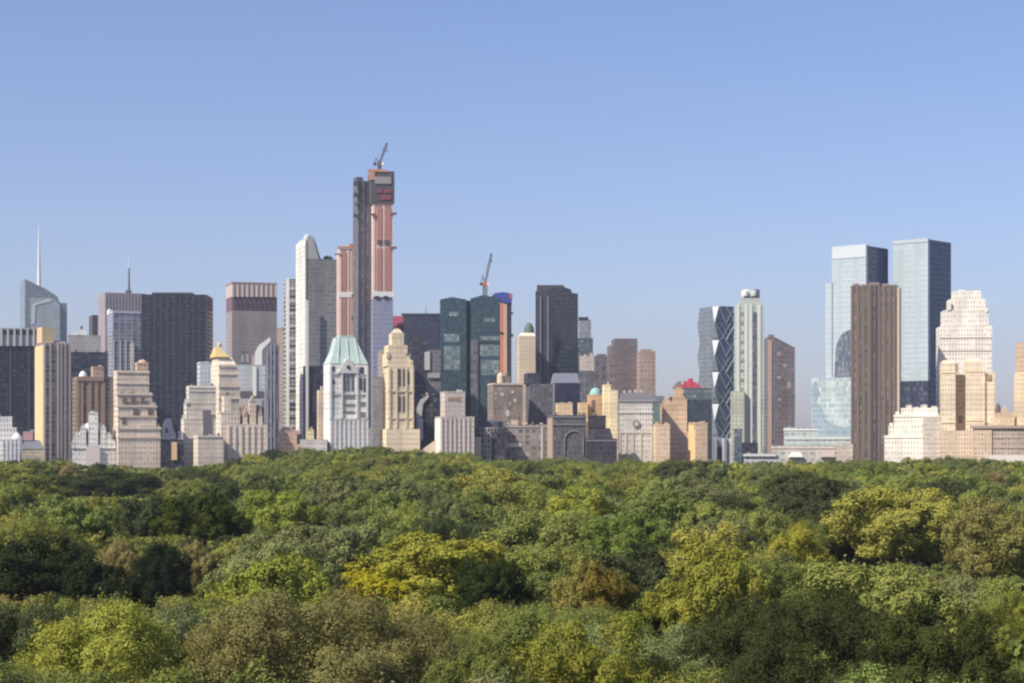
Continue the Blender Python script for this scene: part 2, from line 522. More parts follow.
# ---- white terraced apartments at the frame edge
B = Bld('stepped_building', 'white terraced apartment building with round shoulder at the frame edge', 'apartment house', -22, 20, 1140, 0, 24)
wt = stone(0.66, 0.655, 0.63, bay=2.8, floor=3.2, wf=0.42)
B.box('block_body', -22, 20, 440, None, 0, None, wt)
B.box('upper_tier', -22, 16.5, 429, 439.9, 3, 20, wt)
B.box('tower_tier', -10, 12, 418, 428.9, 5, 18, wt)
B.tank('round_shoulder', 17, 10, 431, 452, 4, wt, 0.3, capmat=PALEST)
B.piers('pier', [3, 7, 11, 15, 19], 0.8, 440, None, 0.6, PALEST)

B = Bld('low_building', 'low tan building with slate roof between white terraces and ribbed slab', 'building', 21, 44, 1175, 0, 18)
B.box('block_body', 21, 44, 449, None, 0, None, stone(0.42, 0.36, 0.29))
B.hip('slate_roof', 20.5, 44.2, 25, 40, 440, 448.9, -0.4, 18, 0.3, plain((0.16, 0.18, 0.22, 1)))
B.box('roof_kiosk', 23, 33, 433, 440.5, 4, 12, plain((0.55, 0.33, 0.34, 1)), plain((0.1, 0.42, 0.36, 1)))
B.box('roof_lantern', 30, 34, 429.5, 432.9, 5, 10, plain((0.12, 0.42, 0.36, 1)))

# ---- tan ziggurat tower
B = Bld('stepped_building', 'tan setback apartment tower with rounded lantern, before the black slab', 'apartment house', 118, 160.5, 1150, 5, 26)
tn = stone(0.56, 0.475, 0.385, bay=3.0, floor=3.4, wf=0.4, hf=0.45)
B.box('base_block', 118, 160.5, 428, None, 0, None, tn)
B.box('lower_tier', 118, 156.5, 406, 427.9, 1.2, 24, tn)
B.box('middle_tier', 117.5, 152, 394, 405.9, 2.4, 23, tn)
B.box('upper_tier', 117, 149, 372, 393.9, 3.6, 22, tn)
p = B.box('lantern', 137, 148.5, 364, 371.9, 5, 14, stone(0.50, 0.36, 0.26, bay=2.4, wf=0.5))
B.dome('lantern_dome', 142.5, 10, 359.5, 364, 9.5, plain((0.52, 0.36, 0.26, 1)), p)
B.bands('cornice', 118, 160.5, [428, 437], 0.9, 0.6, plain((0.6, 0.51, 0.42, 1)))
B.bands('cornice', 118, 156.5, [406, 416], 0.9, 0.6, plain((0.6, 0.51, 0.42, 1)), 1.2)
B.bands('cornice', 117.5, 152, [394], 0.9, 0.6, plain((0.6, 0.51, 0.42, 1)), 2.4)
B.bands('cornice', 117, 149, [372, 383], 0.8, 0.5, plain((0.6, 0.51, 0.42, 1)), 3.6)
B.each('loggia', [(123, 127, 398, 404), (131, 136, 397, 404), (141, 145, 397, 404), (122, 126, 417, 424), (133, 139, 409, 415), (148, 153, 409, 415)], plain((0.16, 0.12, 0.10, 1)), 0.35, 1.2)
B.each('roof_pavilion', [(118.5, 121.5, 389, 394), (126, 132, 390, 394), (150, 155.5, 402, 406), (156, 159.5, 424, 428)], stone(0.5, 0.42, 0.33), 0.1, 2.0)

# ---- little gabled white house-top and dark glass
B = Bld('gabled_building', 'small white gabled building beside the tan setback tower', 'building', 161, 174, 1190, 0, 16)
B.outline('gable_wall', [(162, 470), (162, 428), (164, 420), (167, 418), (171, 419), (173.5, 430), (176, 434), (176, 470)], 0, 14, plain((0.55, 0.58, 0.64, 1)))
B.each('gable_window', [(165.5, 168, 428, 433)], WIN, 0.2)
B = Bld('low_building', 'low dark glass building with one bright tan bay, below the gabled top', 'building', 162.5, 184, 1160, 0, 16)
B.box('block_body', 162.5, 184, 441, None, 0, None, facade((0.05, 0.055, 0.08, 1), (0.02, 0.025, 0.04, 1), bay=2.4, floor=3.4, wf=0.7, hf=0.7))
B.box('tan_bay', 171.5, 177, 442, 460, -1.2, -0.01, plain((0.62, 0.42, 0.24, 1)))

# ---- gold-roofed landmark and its wings
B = Bld('stepped_building', 'cream apartment tower with a gold pyramid roof and stepped shoulders', 'apartment house', 219, 241, 1260, 9, 28)
ct = stone(0.62, 0.54, 0.43, bay=3, floor=3.4, wf=0.36, hf=0.45)
B.box('tower_body', 219, 240, 386, None, 0, None, ct)
B.box('upper_shaft', 219, 237.5, 366, 385.9, 0.8, 26, ct)
B.hip('shaft_top', 218.5, 237, 218.5, 233, 357, 365.9, 1.6, 24, 0.2, ct)
p = B.hip('gold_roof', 215.5, 230, 217.5, 221.5, 347, 357, 3.5, 22, 0.33, GOLD)
B.tank('gold_finial', 219.3, 4.2, 341, 347.2, 12, GOLD, 0.5, p)
B.bands('cornice', 219, 240, [386, 398], 0.8, 0.6, plain((0.68, 0.6, 0.48, 1)))
B.bands('cornice', 219, 237.5, [366, 374], 0.7, 0.5, plain((0.68, 0.6, 0.48, 1)), 0.8)

B = Bld('apartment_house', 'pale stepped apartment house rising in small terraces beside the gold roof', 'apartment house', 189, 216, 1200, 3.5, 26)
ps = stone(0.58, 0.53, 0.455, bay=3, floor=3.3, wf=0.38)
B.box('upper_tier', 189, 216, 387, None, 4, 24, ps)
B.box('middle_tier', 186.5, 216, 404, None, 2.6, 23.8, ps)
B.box('lower_tier', 184, 216, 420, None, 1.3, 23.6, ps)
B.box('base_block', 181, 216, 440, None, 0, 23.4, ps)
B.each('painted_recess_shade', [(203, 211, 410, 436)], plain((0.17, 0.16, 0.175, 1)), 0.3, 1.0)  # shadow of the recess painted as a dark panel
B.bands('parapet', 189, 216, [387, 390.5], 0.7, 0.5, plain((0.66, 0.62, 0.54, 1)), 4)
B.each('terrace_pavilion', [(184.5, 188, 399, 404), (182, 185.5, 415, 420), (178.5, 182, 431, 440)], PALEST, 0.2, 2.0)

B = Bld('apartment_house', 'plain beige box in front of the pale terraces', 'apartment house', 198, 223.5, 1130, 4.5, 20)
B.box('block_body', 198, 223.5, 437, None, 0, None, stone(0.53, 0.455, 0.375, bay=3.2, wf=0.35, hf=0.4))
B.box('roof_parapet', 197.6, 223.5, 436, 437.6, -0.4, 19, plain((0.6, 0.52, 0.42, 1)))

B = Bld('office_tower', 'small pale blue white tower peeping over the pale terraces', 'building', 200, 212, 1480, 3, 24)
B.box('tower_body', 200, 212, 363, None, 0, None, facade((0.5, 0.54, 0.55, 1), (0.42, 0.47, 0.5, 1), bay=3, floor=3.8, wf=0.6, hf=0.5))

B = Bld('apartment_house', 'beige ribbed apartment house with chateau turrets under the blue white block', 'apartment house', 226, 266.5, 1150, 4, 24)
bb = stone(0.55, 0.48, 0.40, bay=3.6, floor=3.3, wf=0.42, hf=0.6)
B.box('block_body', 228, 266.5, 426, None, 0, None, bb)
B.piers('pier', [229 + 6.2 * i for i in range(7)], 1.3, 426, None, 0.6, plain((0.62, 0.54, 0.45, 1)))
B.box('stepped_wing', 221, 240, 414, None, 1.4, 20, bb)
B.box('stair_tower', 224, 231, 396, 413.9, 3, 18, ct)
B.hip('mansard_roof', 241, 265, 245, 261, 405, 425.9, 2.4, 22, 0.2, plain((0.30, 0.26, 0.24, 1)))
for x0, x1, y in ((243, 247.5, 416), (249.5, 256, 402), (258, 262.5, 415)):
    u0, u1, _, _, z0, z1 = B.rect(x0, x1, y, 425.5, 1.5)
    m = MB(); m.box(u0, u1, 0.8, 8, z0, z1, 0, 1, True)
    g = m.build('dormer', [stone(0.56, 0.46, 0.36, bay=2.2), ROOF], B.root)
    m = MB(); m.prism([(u0, 0.6), (u1, 0.6), (u1, 8), (u0, 8)], [((u0 + u1) / 2 - .2, 0.6), ((u0 + u1) / 2 + .2, 0.6), ((u0 + u1) / 2 + .2, 8), ((u0 + u1) / 2 - .2, 8)], z1, z1 + 4, 0, 0, True)
    m.build('gable', [plain((0.42, 0.34, 0.28, 1))], g)
B.box('chimney', 240, 243, 399, 425, 6, 9, plain((0.5, 0.42, 0.34, 1))); B.box('chimney', 262, 264.5, 400, 425, 6, 9, plain((0.2, 0.17, 0.17, 1)))

B = Bld('office_block', 'pale blue white block with dark roof edge behind the chateau turrets', 'office block', 231, 265.5, 1420, 0, 26)
B.box('block_body', 231, 265.5, 366, None, 0, None, facade((0.46, 0.49, 0.52, 1), (0.36, 0.40, 0.44, 1), bay=4, floor=3.8, wf=0.8, hf=0.4))
B.box('bright_pier', 253, 256.5, 366.5, 396, -1, -0.01, PALEST)
B.box('lower_louvre', 240, 263, 391, 397, -0.6, -0.01, ROOFD)
B.box('roof_plant', 240, 250, 352, 365.9, 4, 18, plain((0.12, 0.12, 0.14, 1))); B.box('roof_plant', 252, 262, 356, 365.9, 4, 18, plain((0.34, 0.28, 0.27, 1)))
B.outline('slanted_roof', [(255, 366), (255, 352), (259, 345), (270, 337), (270.5, 341), (262, 350), (262, 366)], 1, 10, PALEST)
B.each('plant_opening', [(241, 244, 355, 362), (246, 249, 354, 362)], plain((0.3, 0.28, 0.27, 1)), 0.2, 4)

# ---- mauve tower with pale ribbed cap
B = Bld('office_tower', 'mauve grey tower with pale ribbed cap over a dark scalloped band', 'skyscraper', 232, 277, 1750, 6, 36)
B.box('tower_body', 232, 277, 311, None, 0, None, facade((0.315, 0.27, 0.275, 1), (0.24, 0.21, 0.22, 1), bay=2.4, floor=3.8, wf=0.5, hf=0.6, blinds=0.25))
B.box('dark_band', 232, 277, 297, 310.9, 0.6, 35.4, plain((0.17, 0.10, 0.12, 1)))
B.box('ribbed_cap', 232, 277, 284, 296.9, 0, None, plain((0.52, 0.42, 0.38, 1)))
B.box('roof_slab', 231.6, 277.3, 282.3, 283.9, -0.6, 36, plain((0.36, 0.25, 0.25, 1)))
B.piers('cap_rib', [233 + 4.8 * i for i in range(10)], 1.8, 284.5, 297, 0.8, plain((0.62, 0.52, 0.46, 1)))
for i in range(9):
    x = 234.4 + 4.8 * i
    B.outline('scallop', [(x, 310.8), (x + .3, 303), (x + 1.9, 298.5), (x + 3.5, 303), (x + 3.9, 310.8)], 0, 0.7, plain((0.09, 0.065, 0.09, 1)))

B = Bld('office_tower', 'slim blue violet tower squeezed between mauve tower and striped balconies', 'skyscraper', 268, 279, 1330, 2, 22)
B.box('curtain_wall', 268, 279, 345, None, 0, None, facade((0.13, 0.13, 0.185, 1), (0.06, 0.065, 0.10, 1), bay=2.6, floor=3.6, wf=0.6, hf=0.8, rough=0.5))
B.piers('pale_mullion', [271, 274.5], 0.9, 345, None, 0.4, plain((0.34, 0.36, 0.42, 1)))
B = Bld('apartment_tower', 'narrow pinkish brick tower just behind the slim blue violet one', 'building', 277, 285, 1560, 0, 22)
B.box('tower_body', 277, 285, 329, None, 0, None, stone(0.42, 0.32, 0.27))

# ---- round-topped grey tower, sunlit edge put into its colour, with balconied companion
B = Bld('apartment_tower', 'white and black banded balcony tower attached beside the grey rounded tower', 'skyscraper', 287.5, 298, 1385, 4, 20)
B.box('tower_body', 287.5, 298, 279, None, 0, None, facade((0.36, 0.36, 0.35, 1), (0.05, 0.055, 0.065, 1), bay=14, floor=3.5, wf=0.92, hf=0.6, blinds=0.5))
B.piers('white_or_sunlit_edge', [287.6], 2.6, 278.5, None, 0.5, PALEST)
B.bands('balcony_slab', 289.5, 297.5, [287 + 12.5 * i for i in range(13)], 2.2, 0.3, plain((0.5, 0.5, 0.48, 1)))

B = Bld('apartment_tower', 'grey slab tower with edge coloured sunlit white and domed shoulder at its top', 'skyscraper', 306, 336.5, 1350, 9, 34)
gy = facade((0.25, 0.25, 0.245, 1), (0.15, 0.155, 0.16, 1), bay=2.4, floor=3.3, wf=0.6, hf=0.45, blinds=0.3, dirt=0.3)
B.box('tower_body', 306, 336.5, 259, None, 0, None, gy)
u0, u1, v0, v1, z0, z1 = B.rect(297, 314, 250, 260)
B.outline('rounded_top', [(306, 259.2), (306, 240), (307.5, 236.5), (310, 235), (313, 237), (315.5, 243), (317.5, 252), (320.5, 259.2)], 0, 33.6, plain((0.42, 0.43, 0.41, 1)), plain((0.2, 0.24, 0.25, 1)))
B.outline('dark_slope', [(315, 245), (313.5, 237), (316, 243.5), (318.5, 252), (321, 259.2), (319, 259.2)], -0.4, 30, ROOFD)
B.dome('crown_dome', 307.5, 9, 234.2, 240, 12, plain((0.40, 0.5, 0.45, 1)))
m = MB(); m.box(-0.9, -0.004, -0.5, B.depth, 0, B.Z(240), 0, 0, True)
m.build('white_or_sunlit_edge', [facade((0.72, 0.70, 0.64, 1), (0.5, 0.49, 0.46, 1), bay=4, floor=3.5, wf=0.4, hf=0.4)], B.root)  # lit left face: sunlight put into a whiter wall colour
B.dome('roof_drum', 328, 10, 255.5, 259, 12, ROOFD)
B.box('podium', 304, 326, 366, None, -4, -0.01, facade((0.10, 0.105, 0.13, 1), (0.025, 0.03, 0.045, 1), bay=3.2, floor=4, wf=0.75, hf=0.7, blinds=0.3))
B.box('white_fin', 306, 308.6, 300, 440, -5.2, -4.01, PALEST)

B = Bld('low_building', 'low reddish brick building under the grey slab tower', 'building', 279, 300, 1170, 0, 18)
B.box('block_body', 279, 300, 432, None, 0, None, stone(0.42, 0.28, 0.215))
B.box('roof_house', 281, 292, 427, 431.9, 4, 14, plain((0.4, 0.33, 0.29, 1)))
B = Bld('low_building', 'low pale stone building with bright roof trim beside the reddish brick one', 'building', 300, 327, 1150, 0, 18)
B.box('block_body', 300, 327, 441, None, 0, None, stone(0.48, 0.45, 0.42))
B.box('roof_house', 306, 314, 431, 440.9, 4, 12, stone(0.58, 0.5, 0.3)); B.box('dark_vent', 297, 302, 434, 444, 2, 8, DARK)
B = Bld('apartment_house', 'narrow tan apartment house tucked against the aqua-roofed tower', 'apartment house', 318.5, 326, 1200, 1.5, 18)
B.box('tower_body', 318.5, 326, 390, None, 0, None, stone(0.55, 0.44, 0.32, wf=0.3))

# ---- pink towers under construction + hoist
PINK = plain((0.66, 0.45, 0.36, 1), 0.85)
RED = plain((0.42, 0.20, 0.17, 1), 0.85)
B = Bld('construction_tower', 'shorter pink concrete tower under construction with red netting strips', 'skyscraper', 339.5, 357, 1500, 3, 24)
B.box('concrete_frame', 339.5, 357, 249, None, 0, None, facade((0.58, 0.42, 0.34, 1), (0.28, 0.2, 0.18, 1), bay=8, floor=3.6, wf=0.5, hf=0.25))
B.each('red_netting', [(342, 346.3, 252, 291), (342, 346.3, 298, 350)], RED, 0.7)
B.each('tan_netting', [(351, 356, 252, 292), (350, 356, 298, 350)], plain((0.55, 0.34, 0.25, 1)), 0.7)
B.piers('white_strip', [340.3, 348], 1.5, 250, None, 0.5, plain((0.68, 0.56, 0.50, 1)))
B.bands('white_floor', 339.5, 357, [292], 4.5, 0.9, PALEST)
B.bands('orange_deck', 338.5, 357.4, [246.5], 1.8, 0.8, plain((0.58, 0.24, 0.12, 1)))
B.each('outrigger', [(334.8, 340, 253.6, 255), (351.5, 357.5, 294, 298), (351.5, 357.5, 316, 320)], ROOFD, 1.2)
B.box('roof_frame', 350, 356, 243.5, 246.5, 4, 16, plain((0.5, 0.22, 0.13, 1)))

B = Bld('construction_tower', 'tallest tower, pink concrete with red strips and blue glass lower floors', 'skyscraper', 373, 394, 1480, 3.5, 26)
B.box('glass_shaft', 373, 393, 299, None, 0, None, facade((0.30, 0.32, 0.42, 1), (0.22, 0.25, 0.36, 1), bay=3, floor=4, wf=0.7, hf=0.7, rough=0.35, blinds=0.15))
B.box('concrete_shaft', 373, 392.5, 203, 298.8, 0.3, 25.7, facade((0.68, 0.49, 0.41, 1), (0.52, 0.37, 0.31, 1), bay=4, floor=3.6, wf=0.5, hf=0.3))
B.each('red_netting', [(376.8, 382, 207, 244), (385.2, 391, 207, 244), (376.8, 382, 248, 290), (385.2, 391, 248, 290)], RED, 0.6)
B.piers('white_strip', [374, 383.6, 392], 1.6, 204, 291, 0.5, plain((0.7, 0.55, 0.47, 1)), v0=0.3)
B.bands('white_floor', 372.8, 393, [291.5], 4.6, 0.8, PALEST)
B.each('open_bay', [(375, 379, 296, 298.6), (383.5, 388, 296, 298.6)], DARK, 1.0)
p = B.box('climbing_formwork', 371.5, 394.5, 171, 202.9, -1.2, 26.5, plain((0.085, 0.075, 0.09, 1)))
B.each('formwork_panel', [(374.5, 391, 177, 184)], plain((0.3, 0.29, 0.29, 1)), 1.9, 0, p)
B.each('red_tarp', [(376.5, 381.5, 190, 193), (384, 391, 190, 193), (380, 391, 195.5, 200)], plain((0.26, 0.06, 0.08, 1)), 1.8, 0, p)
B.each('orange_deck', [(367.5, 386, 169.5, 172), (369, 374.5, 172, 180)], plain((0.55, 0.27, 0.16, 1)), 1.8, 0, p)
B.each('outrigger', [(390, 396.5, 212.6, 215), (371, 375, 213.5, 216), (390, 396.5, 246.6, 249)], plain((0.2, 0.1, 0.1, 1)), 1.6)
B.each('tie_collar', [(377, 381.5, 240, 244), (384, 389, 240, 244)], plain((0.1, 0.09, 0.1, 1)), 1.0)

B = Bld('hoist_tower', 'dark grey scaffold hoist running up beside the tallest pink tower', 'scaffold tower', 358, 370.5, 1488, 5, 14)
B.box('scaffold_mast', 358, 370.5, 181, None, 0, None, facade((0.13, 0.135, 0.16, 1), (0.06, 0.065, 0.09, 1), bay=2.4, floor=3.2, wf=0.6, hf=0.65, rough=0.7, grough=0.5, blinds=0.3))
B.piers('rail', [358.4, 364, 370], 0.7, 180, None, 0.5, plain((0.12, 0.12, 0.145, 1)))
B.box('mast_head', 356.5, 363, 177, 181, 1, 10, plain((0.12, 0.12, 0.14, 1)))
B.each('hoist_cage', [(353.5, 358, 181, 186), (353.5, 357.8, 193, 197), (353, 357.6, 214, 217.5), (355, 358, 203, 206)], plain((0.10, 0.10, 0.12, 1)), 1.2)

# ---- aqua mansard tower
B = Bld('hotel_tower', 'white apartment tower with an aqua copper mansard roof and arched top windows', 'skyscraper', 330, 367.5, 1160, 6.5, 24)
aw = stone(0.66, 0.655, 0.63, bay=2.7, floor=3.3, wf=0.34, hf=0.42, blinds=0.25)
B.box('tower_body', 330, 367.5, 364, None, 0, None, aw)
u0, u1, v0, v1, zb, zt = B.rect(330, 367.5, 337, 363.9)
a0, a1, zk = B.U(338), B.U(358), B.Z(351)
m = MB()
r1 = [(u0 - .3, v0 - .3), (u1 + .3, v0 - .3), (u1 + .3, v1), (u0 - .3, v1)]
r2 = [(u0 + 3.2, v0 + 3), (u1 - 3.2, v0 + 3), (u1 - 3.2, v1 - 3), (u0 + 3.2, v1 - 3)]
r3 = [(a0, v0 + 6), (a1 - 1, v0 + 6), (a1 - 1, v1 - 6), (a0, v1 - 6)]
m.prism(r1, r2, zb, zk, 0, 0, True); m.prism(r2, r3, zk + 0.002, zt, 0, 0)
roof = m.build('mansard_roof', [AQUA], B.root)
m = MB()
for sx in (u0 + 5.5, (u0 + u1) / 2, u1 - 5.5):
    m.tube((sx, -0.1, zb + 1), (sx * 0.75 + (a0 + a1) / 8, 5.8, zt - 0.2), 0.35)
m.build('standing_seam', [plain((0.5, 0.64, 0.59, 1))], roof)
B.box('roof_crest', 339.5, 354, 335.4, 337.2, 7, 16, AQUA)
gz0, gz1 = B.Z(373), B.Z(358.5)
gu0, gu1 = B.U(337.5), B.U(358.5)
m = MB(); m.prism([(gu0, -1.1), (gu1, -1.1), (gu1, 3), (gu0, 3)], [((gu0 + gu1) / 2 - 1, -1.1), ((gu0 + gu1) / 2 + 1, -1.1), ((gu0 + gu1) / 2 + 1, 4), ((gu0 + gu1) / 2 - 1, 4)], gz0, gz1, 0, 0, True)
ped = m.build('pediment', [plain((0.64, 0.635, 0.61, 1))], B.root)
u = B.U(348); z = B.Z(367)
m = MB(); m.tube((u, -1.5, z), (u, 0.4, z), 1.3, 1.3, 12); m.build('round_window', [WIN], ped)
B.each('tall_window', [(343, 345.6, 373, 391), (347, 349.3, 375, 391), (351.2, 353.6, 373, 391)], plain((0.13, 0.135, 0.145, 1), 0.3), 0.35)
B.each('paired_window', [(332.5, 334.5, 366, 371), (332.5, 334.5, 380, 384), (332.5, 334.5, 392, 397), (360, 363.5, 367, 374), (359.5, 362, 378, 390), (363.5, 366, 378, 392)], WIN, 0.3)
B.each('balcony_recess', [(343, 355, 396, 398.5), (343, 355, 404, 406), (343, 355, 411, 413), (360.5, 366, 402, 406), (360.5, 366, 412, 417)], plain((0.2, 0.2, 0.2, 1)), 0.35)
B.bands('string_course', 330, 367.5, [373.8, 394, 419], 0.7, 0.6, plain((0.45, 0.44, 0.42, 1)))
B.piers('corner_buttress', [330.6, 341.8, 357, 367], 1.3, 366, 418, 0.8, plain((0.68, 0.675, 0.65, 1)))
B.piers('base_pier', [331 + 4.55 * i for i in range(9)], 1.1, 420, None, 0.7, plain((0.66, 0.655, 0.63, 1)))
B.box('lower_wing', 367.6, 371, 428, None, 1, 20, aw)

# ---- cream lantern tower
B = Bld('hotel_tower', 'slim cream tower stepping up to a small lantern, red box behind its tip', 'skyscraper', 389, 413.5, 1160, 6, 24)
cr = stone(0.60, 0.50, 0.345, bay=2.9, floor=3.3, wf=0.34, hf=0.45)
B.box('base_block', 386.5, 420, 429, None, -1.5, 22, cr)
B.box('tower_body', 389, 413.5, 366, None, 0, None, cr)
B.box('upper_tier', 387.5, 410.5, 354, 365.9, 1.4, 22, cr)
B.box('crown_tier', 388.5, 407.5, 345, 353.9, 2.8, 20, cr)
p = B.box('lantern', 392, 404, 333, 344.9, 5, 17, cr)
B.hip('lantern_cap', 393, 403, 396, 400, 328.5, 332.9, 6, 16, 0.3, plain((0.6, 0.5, 0.36, 1)), p)
B.each('turret', [(386.3, 389, 352, 358), (410.5, 413, 360, 366), (405, 407.5, 348, 354)], cr, 0.3, 1.0)
B.each('tall_window', [(398.5, 400.3, 369, 386), (402.8, 404.6, 369, 386), (398.5, 400.3, 396, 412), (402.8, 404.6, 396, 412), (407.6, 409, 372, 384)], WIN, 0.3)
B.bands('string_course', 389, 413.5, [391, 418], 0.8, 0.6, plain((0.5, 0.42, 0.3, 1)))
B.piers('pier', [389.6, 396.5, 406.3, 412.8], 1.2, 368, 428, 0.6, plain((0.68, 0.57, 0.40, 1)))
B = Bld('apartment_house', 'grey shaded apartment slab half hidden behind the slim cream tower', 'apartment house', 371.5, 390, 1230, 0, 20)
B.box('tower_body', 374, 390, 378, None, 0, None, stone(0.24, 0.22, 0.205))
B.box('upper_tier', 378, 390, 352, 377.9, 1, 18, stone(0.40, 0.35, 0.27))
B = Bld('sign_box', 'raspberry red rooftop box just behind the slim cream tower lantern', 'rooftop box', 388.5, 403.5, 1560, 0, 12)
B.box('housing', 388.5, 403.5, 316, 326, 0, None, plain((0.45, 0.11, 0.16, 1)), plain((0.35, 0.12, 0.16, 1)))
B.box('lower_plinth', 388.5, 403.5, 326.1, 330, 0.4, 11.5, plain((0.16, 0.09, 0.12, 1)))
B.box('support_frame', 390, 402, 330.1, None, 1, 11, plain((0.2, 0.2, 0.24, 1)))

# ---- navy block, its darker neighbours
B = Bld('office_tower', 'flat topped steel navy tower behind the slim cream tower', 'skyscraper', 402, 441, 1620, 0, 36)
B.box('curtain_wall', 402, 441, 313.5, None, 0, None, facade((0.075, 0.09, 0.135, 1), (0.05, 0.065, 0.105, 1), bay=3, floor=3.9, wf=0.75, hf=0.65, rough=0.4, blinds=0.15))
B.bands('roof_edge', 402, 441, [313.4], 1.6, 0.5, plain((0.035, 0.05, 0.07, 1)))
B.mast('antenna', 426, 306, 313.4, 0.4, 0.2, 10, STEEL)
B = Bld('office_tower', 'dark plum tower with a pale vertical panel below the steel navy one', 'skyscraper', 409, 441, 1440, 0, 30)
B.box('curtain_wall', 409, 426, 335, None, 0, None, facade((0.075, 0.07, 0.09, 1), (0.035, 0.037, 0.055, 1), bay=2.8, floor=3.8, wf=0.65, hf=0.65))
B.box('stair_core', 426, 441, 350, None, 0.6, 28, facade((0.17, 0.155, 0.165, 1), (0.07, 0.07, 0.085, 1), bay=3.2, floor=3.8, wf=0.5, hf=0.5))
B.each('pale_panel', [(424.5, 430, 352, 370)], plain((0.46, 0.45, 0.44, 1)), 0.8)
B.each('grey_cornice', [(428, 440, 373, 378)], plain((0.3, 0.31, 0.34, 1)), 1.0)
B = Bld('low_building', 'dark glass block with a white slanted skylight behind the little white tower', 'building', 416, 437, 1210, 0, 18)
B.box('block_body', 421, 437, 396, None, 0, None, facade((0.06, 0.06, 0.08, 1), (0.02, 0.024, 0.035, 1), bay=2.8, floor=3.5, wf=0.7, hf=0.7))
B.outline('slanted_skylight', [(416.5, 450), (416.5, 408), (420, 400), (428, 394.5), (429, 397), (423, 404), (421.5, 418), (420, 450)], -1.5, 8, plain((0.42, 0.40, 0.40, 1)))
B.box('white_wall', 418.5, 423, 419, 440, -3, -1.51, plain((0.6, 0.62, 0.66, 1)))

# ---- teal twin-bay tower
TE = facade((0.07, 0.118, 0.132, 1), (0.048, 0.092, 0.105, 1), bay=2.2, floor=3.9, wf=0.8, hf=0.7, rough=0.3, grough=0.12, blinds=0.5, blind_col=(0.16, 0.25, 0.28, 1))
B = Bld('office_tower', 'dark teal glass tower of two bays with a deep vertical notch', 'skyscraper', 440, 500, 1500, 0, 40)
B.outline('glass_bay', [(440, 480), (440, 299.5), (452, 297), (466.5, 299.5), (466.5, 480)], 0, 36, TE, ROOFD)
B.outline('glass_bay', [(470.5, 480), (470.5, 298.5), (483, 295), (500, 298), (500, 480)], 0, 36, TE, ROOFD)
B.box('notch', 466.5, 470.5, 300.5, None, 3, 36, plain((0.02, 0.03, 0.04, 1)))
B.box('grey_shaft', 470.6, 478, 340, None, -1.2, -0.01, facade((0.12, 0.125, 0.14, 1), (0.06, 0.07, 0.08, 1), bay=2.2, floor=3.9, wf=0.6, hf=0.6))
B.each('painted_reflection', [(444, 459, 334, 342), (444, 460, 346, 370), (480, 499, 336, 340), (480, 499, 344, 356), (481, 499, 360, 375), (449, 459, 312, 316), (484, 495, 318, 322)], facade((0.145, 0.20, 0.215, 1), (0.09, 0.135, 0.15, 1), bay=2.2, floor=3.9, wf=0.8, hf=0.7, rough=0.25, blinds=0.5), 0.12)  # lighter reflections painted onto the teal glass
B.bands('dark_belt', 480, 500, [341.5], 2.6, 0.25, plain((0.02, 0.035, 0.042, 1)))

# ---- orange netted construction tower
B = Bld('construction_tower', 'narrow construction tower with orange netting and blue tarpaulin top', 'skyscraper', 499.5, 511.5, 1660, 0, 26)
B.box('concrete_core', 499.5, 511.5, 302, None, 0, None, facade((0.06, 0.065, 0.09, 1), (0.03, 0.03, 0.04, 1), bay=3, floor=3.7, wf=0.5, hf=0.5))
B.box('orange_netting', 499.6, 502.6, 303, None, -1, -0.01, plain((0.62, 0.20, 0.09, 1)))
B.box('tan_netting', 502.8, 507, 303, None, -0.8, -0.01, plain((0.52, 0.36, 0.28, 1)))
B.outline('blue_tarpaulin', [(492, 295.5), (495, 293), (503, 292), (509.5, 293), (511.8, 295), (511.8, 303), (502.5, 302.5), (499.5, 299)], -1.6, 25, plain((0.035, 0.06, 0.30, 1), 0.6), plain((0.035, 0.06, 0.30, 1), 0.6))
B.each('red_hoist', [(509, 512.5, 294, 299)], plain((0.4, 0.1, 0.12, 1)), 2.2)
B.each('outrigger', [(510.5, 513.2, 312, 314), (510.5, 513.2, 334, 337), (500, 503, 332, 334)], DARK, 1.6)

# ---- little stepped building with sunlit-painted flank in front of it
B = Bld('stepped_building', 'small beige stepped building with flank coloured sunlit white before the teal tower', 'apartment house', 441, 474.5, 1150, 6, 22)
bs = stone(0.46, 0.40, 0.36, bay=2.6, floor=3.4, wf=0.42, hf=0.6)
B.box('block_body', 441, 474.5, 418, None, 0, None, bs)
B.box('tower_tier', 445, 465, 393, None, 1, 18, stone(0.50, 0.44, 0.39, bay=2.6, wf=0.36))
B.each('top_louvre', [(448, 461, 397.5, 401)], plain((0.36, 0.23, 0.18, 1)), 0.2, 1.0)
B.piers('pier', [442 + 4.5 * i for i in range(8)], 0.8, 418, None, 0.5, plain((0.54, 0.47, 0.42, 1)))
m = MB(); m.box(-0.5, -0.004, 0.5, 20, 0, B.Z(418.5), 0, 0, True); m.build('sunlit_painted_flank', [WHITE], B.root)  # white sheet paints the sunlight on this flank
B = Bld('low_building', 'low cream wedge-roofed building below the white slanted skylight', 'building', 422, 442, 1165, 0, 14)
B.outline('gable_wall', [(421, 470), (421, 450), (434, 441), (441, 440), (441, 470)], 0, 12, plain((0.55, 0.46, 0.34, 1)))

